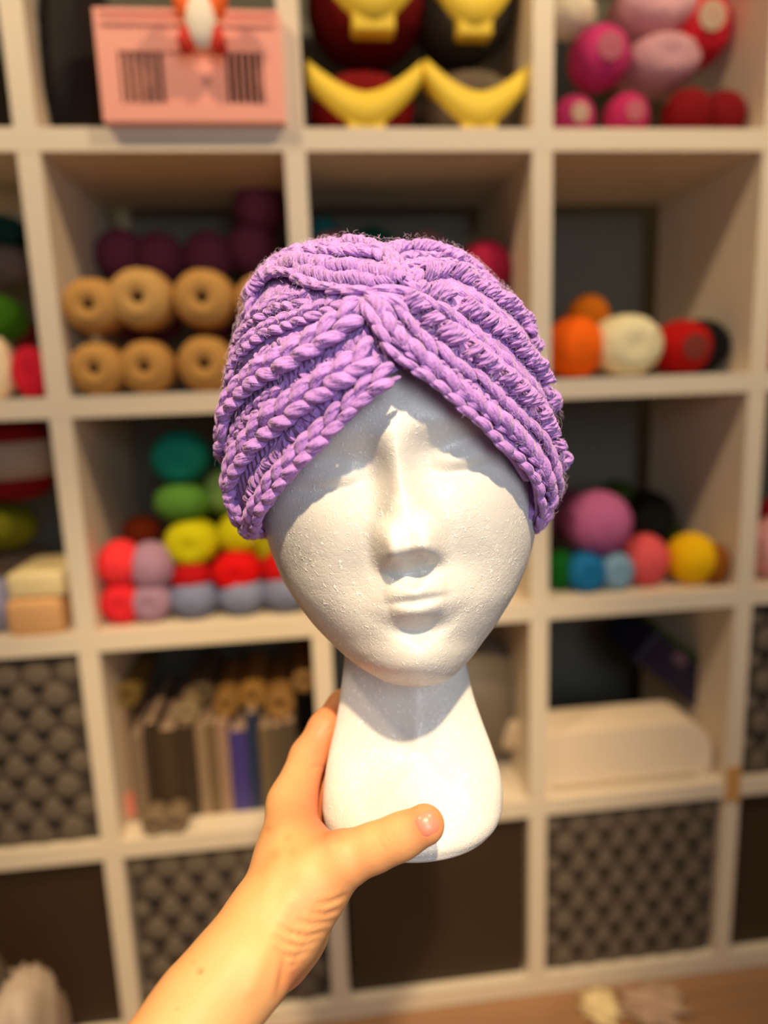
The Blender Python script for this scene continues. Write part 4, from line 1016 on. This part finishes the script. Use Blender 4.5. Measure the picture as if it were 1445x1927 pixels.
# the edge braid: two lozenge chains side by side
def lozenge(y, row, st, R_, w0, w1, lf, t0=0, f=1.0):
    t = t0; T = FULL(row)*f
    while t < T:
        d = st*(1+RNG.normal(0, .04)); y.strand(row, t, w0, t+d*1.5, w1, R_, (-2, lf, -2), taper=(.5, .45)); t += d
lozenge(yr, Rrows[1], 34, 9.5, -4, 5, 9)
lozenge(yr, Rrows[2], 34, 12, 10, -7, 13, 8)
lozenge(yr, Rrows[2], 34, 7.5, -14, 2, 6, 20)
lozenge(yr, Rrows[3], 40, 10.5, 7, -7, 9)
m_ = mid(Rp[2], Rp[3]); r_ = Row(m_, (1, 990), offs=[22, 16]+[2]*7); stitch_purl(yr, r_, 0, FULL(r_), 22, 9, 6.5, 5)
stitch_curl(yr, Rrows[4], 18, FULL(Rrows[4]), 29, 20, 5.8, 22)
lozenge(yr, Rrows[5], 38, 11, 5, -5, 8)
stitch_curl(yr, Rrows[6], 0, FULL(Rrows[6]), 27, 18, 5.6, 20)
lozenge(yr, Rrows[7], 36, 10, 5, -5, 7)
stitch_curl(yr, Rrows[8], 0, FULL(Rrows[8]), 26, 17, 5.5, 19)
lozenge(yr, Rrows[9], 34, 9, 5, -5, 7)
stitch_curl(yr, Rrows[10], 0, FULL(Rrows[10]), 22, 15, 6.4, 11)
stitch_purl(yr, Row(mid(Rp[9], Rp[10]), (1, 590), off=2), 0, 330, 20, 8, 6, 5)
stitch_purl(yr, Row(mid(Rp[3], Rp[4]), (1, 960), off=0), 30, FULL(Rrows[4]), 22, 7, 6, 4)
yr.build('right_wrap', ymat, hat)

# ---- the fabric the ribs are worked on
def ribbon(rows, name, lo_off=-11, th=7):
    ks = sorted(rows); V = []; Fl = []; n = 200; idx = np.linspace(0, 399, n).astype(int); cols = []
    for a, b_ in zip(ks[:-1], ks[1:]):
        for f in (0, .33, .66): cols.append(rows[a].D[idx]*(1-f)+rows[b_].D[idx]*f)
    cols.append(rows[ks[-1]].D[idx]); m_ = len(cols)
    for lay in (0, 1):
        for ci, D in enumerate(cols): V.append(hat_w(D[:, 0], D[:, 1], np.maximum(D[:, 2]+lo_off*(.4+.6*min(1, ci/9)), -5)-lay*th))
    V = np.array(V).reshape(-1, 3); I = np.arange(2*m_*n).reshape(2, m_, n)
    for l in (0, 1):
        q = np.stack([I[l, :-1, :-1], I[l, 1:, :-1], I[l, 1:, 1:], I[l, :-1, 1:]], -1).reshape(-1, 4); Fl += q.tolist()
    for e in (0, -1):
        Fl += np.stack([I[0, e, :-1], I[0, e, 1:], I[1, e, 1:], I[1, e, :-1]], -1).tolist()
        Fl += np.stack([I[0, :-1, e], I[0, 1:, e], I[1, 1:, e], I[1, :-1, e]], -1).tolist()
    uv = np.zeros((len(V), 2)); uv[:, 0] = V[:, 0]*3; uv[:, 1] = V[:, 2]*20
    fixn(mesh_obj(name, V-hat_org, Fl, ymat, hat, uv=uv))
ribbon(Rrows, 'right_band'); ribbon({k: Lrows[k] for k in (1, 2, 3, 4)}, 'left_band'); ribbon({k: Lrows[k] for k in (6, 7, 8)}, 'top_fold')

# ---- crossing strands at the twist
yx = Yarn()
def cross(pts, R_, offs, taper=(.5, .5), flat=.85):
    D = catmull(np.column_stack([np.array(pts, float), offs]), Yarn.NS)
    al = to_alpha(D[:, 0], D[:, 1]); P = hat_w(al, D[:, 1], D[:, 2])
    ctr = headpix(HC(D[:, 1]), D[:, 1], 0*D[:, 1]-60); N_ = P-ctr; N_ /= np.linalg.norm(N_, axis=1)[:, None]
    yx.free(P, N_, R_, taper, flat)
cross([(696, 466), (718, 484), (738, 506), (758, 528)], 8.5, [16, 30, 34, 26])
cross([(704, 462), (730, 482), (752, 506), (772, 532)], 8, [14, 26, 30, 22])
cross([(716, 492), (736, 512), (756, 530), (784, 544)], 8.5, [28, 36, 34, 20])
cross([(684, 556), (716, 546), (752, 548), (792, 556)], 9.5, [20, 30, 30, 16])
cross([(682, 552), (708, 558), (740, 562), (776, 572)], 9, [22, 30, 28, 16])
cross([(686, 560), (702, 566), (724, 578), (740, 596)], 10, [20, 34, 34, 22])
cross([(686, 566), (696, 584), (706, 602), (716, 624)], 9.5, [20, 34, 32, 22])
cross([(684, 558), (688, 576), (696, 596), (706, 614)], 8, [18, 30, 28, 18])
cross([(700, 560), (722, 562), (750, 574), (766, 596)], 9, [26, 34, 32, 18])
cross([(740, 528), (762, 538), (786, 544), (812, 546)], 9, [24, 26, 22, 12])
# pinched ends of the left ribs fanning out of the centre
for a in (-172, -160, -148, -137, -126, -115):
    ra = math.radians(a); L_ = RNG.uniform(42, 56)
    x0_, y0_ = 690, 560; x1_, y1_ = x0_+c(ra)*L_, y0_-math.sin(ra)*L_
    cross([(x0_, y0_), (x0_+(x1_-x0_)*.35, y0_+(y1_-y0_)*.35-2), (x0_+(x1_-x0_)*.7, y0_+(y1_-y0_)*.7), (x1_, y1_)], 8.5, [6, 18, 18, 10])
for (a, b_) in (((720, 500), (706, 520)), ((704, 498), (694, 522)), ((734, 512), (722, 534)), ((690, 502), (678, 526))):
    cross([a, ((a[0]*2+b_[0])/3, (a[1]*2+b_[1])/3), ((a[0]+b_[0]*2)/3, (a[1]+b_[1]*2)/3), b_], 7, [20, 32, 32, 18])
yx.build('twist_strands', ymat, hat)

# ---- loose fibres standing off the yarn
def fuzz(n=5200):
    pts = []
    src = [(Rrows, 10), (Lrows, 9)]
    V = []; Fl = []
    for i in range(n):
        rows = Rrows if RNG.random() < .5 else Lrows
        row = rows[int(RNG.integers(2, len(rows)+1))]
        t = RNG.uniform(0, FULL(row)*.62); w_ = RNG.normal(0, 14); L_ = RNG.uniform(5, 15); a = RNG.uniform(0, 2*np.pi)
        q = np.linspace(0, 1, 5); cur = RNG.normal(0, 6)
        P, N_ = Yarn._loc(None, row, t+L_*q*np.cos(a), w_+L_*q*np.sin(a)+cur*q*q, 11+RNG.uniform(1, 8)*np.sin(q*2.2))
        T = P[-1]-P[0]; s1 = np.cross(T, N_[0]); s1 /= np.linalg.norm(s1)+1e-12; s2 = N_[0]; n0 = len(V)
        for k in range(5):
            r_ = .00005*(1-.6*q[k])
            for (x, y_) in ((1, 0), (-.5, .87), (-.5, -.87)): V.append(P[k]+r_*(x*s1+y_*s2)-hat_org)
        for k in range(4):
            for j in range(3): Fl.append((n0+k*3+j, n0+k*3+(j+1) % 3, n0+(k+1)*3+(j+1) % 3, n0+(k+1)*3+j))
    o = mesh_obj('fibre_fuzz', np.array(V), Fl, mat('lilac_fibre', (.85, .66, .92, 1), .7), hat); o['kind'] = 'stuff'
fuzz()

# ------------------------------------------------------------------ the hand and forearm holding the head
def cs(u, v, Z): return np.array([(u-CX)/F*Z, (v-CY)/F*Z, Z])       # camera space metres
def round_cone(P, a, b, ra, rb):
    ab = b-a; L2 = (ab*ab).sum(); t = np.clip(((P-a)@ab)/L2, 0, 1)
    d = np.sqrt(((P-a-t[..., None]*ab)**2).sum(-1)); return d-(ra+(rb-ra)*t)
def smin(a, b, k):
    h = np.clip(.5+.5*(b-a)/k, 0, 1); return b+(a-b)*h-k*h*(1-h)
def chain(P, pts, k=.004):
    d = None
    for (p, q) in zip(pts[:-1], pts[1:]):
        e = round_cone(P, cs(*p[:3]), cs(*q[:3]), p[3], q[3]); d = e if d is None else smin(d, e, k)
    return d
def hand_sdf(P):
    # forearm, flat oval wrist
    arm = chain(P, [(85, 2330, .245, .0290), (205, 2165, .262, .0245), (330, 1988, .285, .0209), (386, 1900, .297, .0203), (457, 1815, .310, .0202), (505, 1752, .322, .0203)], .01)
    arm2 = chain(P, [(95, 2330, .268, .0280), (220, 2165, .285, .0235), (345, 1988, .308, .0202), (396, 1898, .320, .0196), (470, 1813, .331, .0186), (528, 1750, .338, .0182)], .01)
    d = smin(arm, arm2, .008)
    # back of the hand: index to little finger metacarpals side by side, going away from the camera
    d = smin(d, chain(P, [(512, 1735, .330, .0195), (535, 1640, .350, .0148), (549, 1512, .382, .0118)]), .012)
    d = smin(d, chain(P, [(528, 1740, .345, .0185), (556, 1640, .372, .0145), (566, 1530, .402, .0125)]), .010)
    d = smin(d, chain(P, [(545, 1745, .355, .0165), (572, 1655, .388, .0140), (585, 1560, .420, .0125)]), .010)
    d = smin(d, chain(P, [(555, 1750, .362, .0145), (578, 1670, .400, .0125), (602, 1600, .436, .0110)]), .010)
    # heel of the palm on the little finger side, showing under the wrist
    d = smin(d, chain(P, [(566, 1715, .366, .0150), (528, 1812, .350, .0122)]), .012)
    # ball of the thumb and the thumb
    th = chain(P, [(530, 1725, .330, .0190), (580, 1665, .331, .0176), (644, 1618, .330, .0122), (706, 1594, .3285, .0100), (752, 1575, .3265, .0094), (799, 1552, .3245, .0093)], .006)
    d = smin(d, th, .013)
    # web between thumb and index
    d = smin(d, chain(P, [(556, 1560, .366, .0110), (600, 1610, .345, .0105)]), .012)
    d = smin(d, chain(P, [(545, 1610, .350, .0150), (590, 1655, .338, .0150)]), .012)
    # fingers reaching behind the neck
    idx = chain(P, [(549, 1512, .382, .0132), (580, 1424, .404, .0104), (612, 1370, .415, .0098), (645, 1327, .428, .0090), (684, 1306, .437, .0080)], .004)
    d = smin(d, idx, .007)
    mid_ = chain(P, [(572, 1530, .402, .0125), (604, 1440, .424, .0104), (650, 1395, .446, .0094), (700, 1370, .455, .0082)], .004)
    d = smin(d, mid_, .0045)
    ring = chain(P, [(588, 1560, .420, .0118), (628, 1484, .448, .0098), (682, 1448, .466, .0088), (730, 1432, .470, .0078)], .004)
    d = smin(d, ring, .004)
    pin = chain(P, [(604, 1600, .436, .0104), (650, 1545, .462, .0086), (700, 1515, .476, .0078), (738, 1502, .478, .0070)], .004)
    d = smin(d, pin, .004)
    return d
def surface_nets(sdf, lo, hi, h):
    n = np.ceil((hi-lo)/h).astype(int)+1
    ax_ = [lo[k]+h*np.arange(n[k]) for k in range(3)]
    D = np.empty(n, np.float32)
    for i in range(0, n[0], 12):
        X, Y, Z = np.meshgrid(ax_[0][i:i+12], ax_[1], ax_[2], indexing='ij')
        D[i:i+12] = sdf(np.stack([X, Y, Z], -1))
    C = [D[i:n[0]-1+i, j:n[1]-1+j, k:n[2]-1+k] for i in (0, 1) for j in (0, 1) for k in (0, 1)]
    neg = sum((x < 0).astype(np.int8) for x in C); act = (neg > 0) & (neg < 8)
    ids = -np.ones(act.shape, np.int64); I = np.argwhere(act); ids[act] = np.arange(len(I))
    corner = [(i, j, k) for i in (0, 1) for j in (0, 1) for k in (0, 1)]
    cv = np.stack([x[act] for x in C], 1); acc = np.zeros((len(I), 3)); cnt = np.zeros(len(I))
    for a in range(8):
        for b_ in range(a+1, 8):
            if sum(abs(np.array(corner[a])-np.array(corner[b_]))) != 1: continue
            m_ = (cv[:, a] < 0) != (cv[:, b_] < 0); t = cv[:, a]/(cv[:, a]-cv[:, b_]+1e-20)
            p = np.array(corner[a])+t[:, None]*(np.array(corner[b_])-np.array(corner[a]))
            acc[m_] += p[m_]; cnt[m_] += 1
    V = lo+h*(I+acc/cnt[:, None]); Fl = []
    S = D < 0
    for axis in range(3):
        o1, o2 = [k for k in range(3) if k != axis]
        sl = [slice(1, n[k]-1) for k in range(3)]; a_ = list(sl); b__ = list(sl); a_[axis] = slice(0, n[axis]-1); b__[axis] = slice(1, n[axis])
        A = S[tuple(a_)]; B_ = S[tuple(b__)]; E = np.argwhere(A != B_); 
        base = E.copy(); base[:, o1] += 1; base[:, o2] += 1
        sgn = A[A != B_]
        def cell(d1, d2):
            q = base.copy(); q[:, o1] -= d1; q[:, o2] -= d2; return ids[q[:, 0], q[:, 1], q[:, 2]]
        q = np.stack([cell(1, 1), cell(0, 1), cell(0, 0), cell(1, 0)], 1)
        if axis == 1: sgn = ~sgn
        q[~sgn] = q[~sgn][:, ::-1]; Fl.append(q)
    return V, np.concatenate(Fl)
lo = np.array([-.175, .05, .215]); hi = np.array([.045, .262, .50])
HV, HF = surface_nets(hand_sdf, lo, hi, .0014)
# project onto the true surface, then smooth normals from the field
def grad(P, e=.0005):
    g = np.stack([hand_sdf(P+np.eye(3)[k]*e)-hand_sdf(P-np.eye(3)[k]*e) for k in range(3)], -1); return g/(np.linalg.norm(g, axis=1)[:, None]+1e-12)
GN = grad(HV); HV = HV-GN*hand_sdf(HV)[:, None]
def uvof(P): return P[:, 0]/P[:, 2]*F+CX, P[:, 1]/P[:, 2]*F+CY
def seg_d(u, v, pts):
    d = np.full(len(u), 1e9); tt = np.zeros(len(u)); n = len(pts)-1
    for i, (a, b_) in enumerate(zip(pts[:-1], pts[1:])):
        ax, ay = a; bx, by = b_; t = np.clip(((u-ax)*(bx-ax)+(v-ay)*(by-ay))/((bx-ax)**2+(by-ay)**2), 0, 1)
        e = np.hypot(u-ax-t*(bx-ax), v-ay-t*(by-ay)); m_ = e < d; d[m_] = e[m_]; tt[m_] = (i+t[m_])/n
    return d, tt
hu, hvv = uvof(HV); front = (GN[:, 2] < .25)
disp = np.zeros(len(HV))
CREASE = [([(596, 1702), (622, 1698), (652, 1684)], 1.1, 3.2), ([(588, 1719), (612, 1721), (640, 1710)], 1.0, 3.2), ([(560, 1732), (585, 1740), (628, 1732)], .9, 3.4),
          ([(522, 1738), (545, 1756), (575, 1764), (612, 1752)], 1.5, 3.4), ([(516, 1760), (538, 1776), (564, 1782), (600, 1768)], 1.4, 3.4), ([(519, 1786), (536, 1800), (556, 1800), (580, 1788)], 1.5, 3.6),
          ([(524, 1806), (545, 1816), (566, 1808)], .9, 3.2), ([(537, 1800), (530, 1840), (522, 1880)], 1.0, 5), ([(712, 1576), (720, 1590), (728, 1604)], .5, 2.2), ([(722, 1570), (732, 1586), (741, 1600)], .45, 2.2), ([(734, 1566), (741, 1580), (748, 1592)], .35, 2.2),
          ([(583, 1446), (598, 1440), (612, 1444)], .9, 2.6), ([(616, 1376), (628, 1366)], .6, 2.2)]
for pts, dep, wd in CREASE:
    d, t = seg_d(hu, hvv, pts); e = np.sin(np.clip(t, 0.02, .98)*np.pi)**.5
    disp -= dep*1e-3*.75*np.exp(-.5*(d/wd)**2)*e*front; disp += dep*1e-3*.28*np.exp(-.5*((d-2.6*wd)/(1.4*wd))**2)*e*front
# tendon and knuckle relief
for pts, dep, wd in (([(500, 1700), (520, 1600), (540, 1520)], .8, 14), ([(470, 1860), (500, 1790), (540, 1700)], .7, 12), ([(560, 1640), (600, 1590), (640, 1590)], .5, 12)):
    d, t = seg_d(hu, hvv, pts); disp += dep*1e-3*np.exp(-.5*(d/wd)**2)*front
HV = HV+GN*disp[:, None]
def cam2w(P): return CAMP+P[:, :1]*AX[0]+P[:, 1:2]*AX[1]+P[:, 2:3]*AX[2]
HW_ = cam2w(HV); harm = cam2w(cs(420, 1900, .3)[None])[0]
hand_o = mesh_obj('person', HW_-harm, HF, None); hand_o.location = harm; fixn(hand_o)
# skin redness and marks as colours of the skin itself
red = np.zeros(len(HV)); spot = np.zeros(len(HV))
def redat(u, v, s, a): return a*np.exp(-.5*((hu-u)**2+(hvv-v)**2)/s**2)
red += redat(808, 1540, 26, .8)+redat(770, 1560, 30, .3)+redat(610, 1500, 36, .75)+redat(600, 1410, 34, .6)+redat(618, 1345, 30, .6)+redat(620, 1560, 26, .6)+redat(590, 1700, 50, .22)+redat(560, 1850, 30, .6)+redat(560, 1520, 30, .25)+redat(680, 1620, 40, .25)
for (u, v, s, a) in ((377, 1828, 3.6, 1.0), (362, 1812, 1.6, .6), (335, 1899, 1.8, .6), (542, 1578, 6, .22), (552, 1604, 7, .18), (520, 1610, 7, .2), (506, 1560, 5, .35)): spot += redat(u, v, s, a)*front
ca = hand_o.data.color_attributes.new('tint', 'FLOAT_COLOR', 'POINT')
ca.data.foreach_set('color', np.stack([np.clip(red, 0, 1), np.clip(spot, 0, 1), 0*red, 0*red+1], 1).astype(np.float32).ravel())
def skin():
    m = bpy.data.materials.new('skin'); m.use_nodes = True; nt = m.node_tree; b = nt.nodes['Principled BSDF']; N = nt.nodes.new; L = nt.links.new
    b.inputs['Roughness'].default_value = .5; b.inputs['Specular IOR Level'].default_value = .4
    b.inputs['Subsurface Weight'].default_value = .25; b.inputs['Subsurface Radius'].default_value = (1, .5, .25); b.inputs['Subsurface Scale'].default_value = .006
    at_ = N('ShaderNodeVertexColor'); at_.layer_name = 'tint'; sp = N('ShaderNodeSeparateColor'); L(at_.outputs[0], sp.inputs[0])
    tc = N('ShaderNodeTexCoord'); n = N('ShaderNodeTexNoise'); n.inputs['Scale'].default_value = 45; n.inputs['Detail'].default_value = 5; L(tc.outputs['Object'], n.inputs['Vector'])
    m0 = N('ShaderNodeMix'); m0.data_type = 'RGBA'; m0.inputs[6].default_value = lin(218, 158, 102); m0.inputs[7].default_value = lin(230, 174, 118); L(n.outputs['Fac'], m0.inputs[0])
    m1 = N('ShaderNodeMix'); m1.data_type = 'RGBA'; m1.inputs[7].default_value = lin(222, 122, 84); L(sp.outputs[0], m1.inputs[0]); L(m0.outputs[2], m1.inputs[6])
    m2 = N('ShaderNodeMix'); m2.data_type = 'RGBA'; m2.inputs[7].default_value = lin(190, 96, 36); L(sp.outputs[1], m2.inputs[0]); L(m1.outputs[2], m2.inputs[6]); L(m2.outputs[2], b.inputs['Base Color'])
    v = N('ShaderNodeTexVoronoi'); v.inputs['Scale'].default_value = 900; L(tc.outputs['Object'], v.inputs['Vector'])
    bp = N('ShaderNodeBump'); bp.inputs['Strength'].default_value = .22; bp.inputs['Distance'].default_value = .0003; L(v.outputs['Distance'], bp.inputs['Height']); L(bp.outputs[0], b.inputs['Normal'])
    return m
hand_o.data.materials.append(skin())
tag(hand_o, 'bare forearm and hand reaching up from below, thumb across the foam base', 'person')
# thumbnail, laid on the thumb
bv = BVHTree.FromPolygons([Vector(x) for x in HV], HF.tolist())
def nail():
    cu, cv_ = 804, 1550; ang = math.radians(-28); ex = np.array([c(ang), math.sin(ang)]); ey = np.array([-math.sin(ang), c(ang)])
    V = []; n = 16; q = 26; Fl = []; ring = []
    for i in range(n+1):
        r = i/n
        for j in range(q):
            t = 2*math.pi*j/q; cx__ = abs(c(t))**.62*math.copysign(1, c(t)); sy = abs(math.sin(t))**.62*math.copysign(1, math.sin(t))
            p2 = np.array([cu, cv_])+ex*cx__*r*22+ey*sy*r*(25)
            d = Vector(cs(p2[0], p2[1], 1.0)).normalized(); hit = bv.ray_cast(Vector((0, 0, 0)), d)
            if hit[0] is None: P = ring[-1] if ring else Vector(cs(cu, cv_, .32))
            else:
                nn = hit[1]; nn = nn if nn.dot(d) < 0 else -nn
                P = hit[0]+nn*(.00028*(1-r**4)-.00025*(r**8))
            ring.append(P); V.append(P)
    for i in range(n):
        for j in range(q): Fl.append((i*q+j, i*q+(j+1) % q, (i+1)*q+(j+1) % q, (i+1)*q+j))
    W_ = cam2w(np.array([list(v) for v in V]))-harm
    m = mat('nail', lin(218, 134, 112), .3, .5); b = m.node_tree.nodes['Principled BSDF']; b.inputs['Subsurface Weight'].default_value = .2; b.inputs['Subsurface Scale'].default_value = .002
    o = mesh_obj('thumbnail', W_, Fl, m, hand_o); fixn(o); o['label'] = 'short glossy pink thumbnail'
nail()
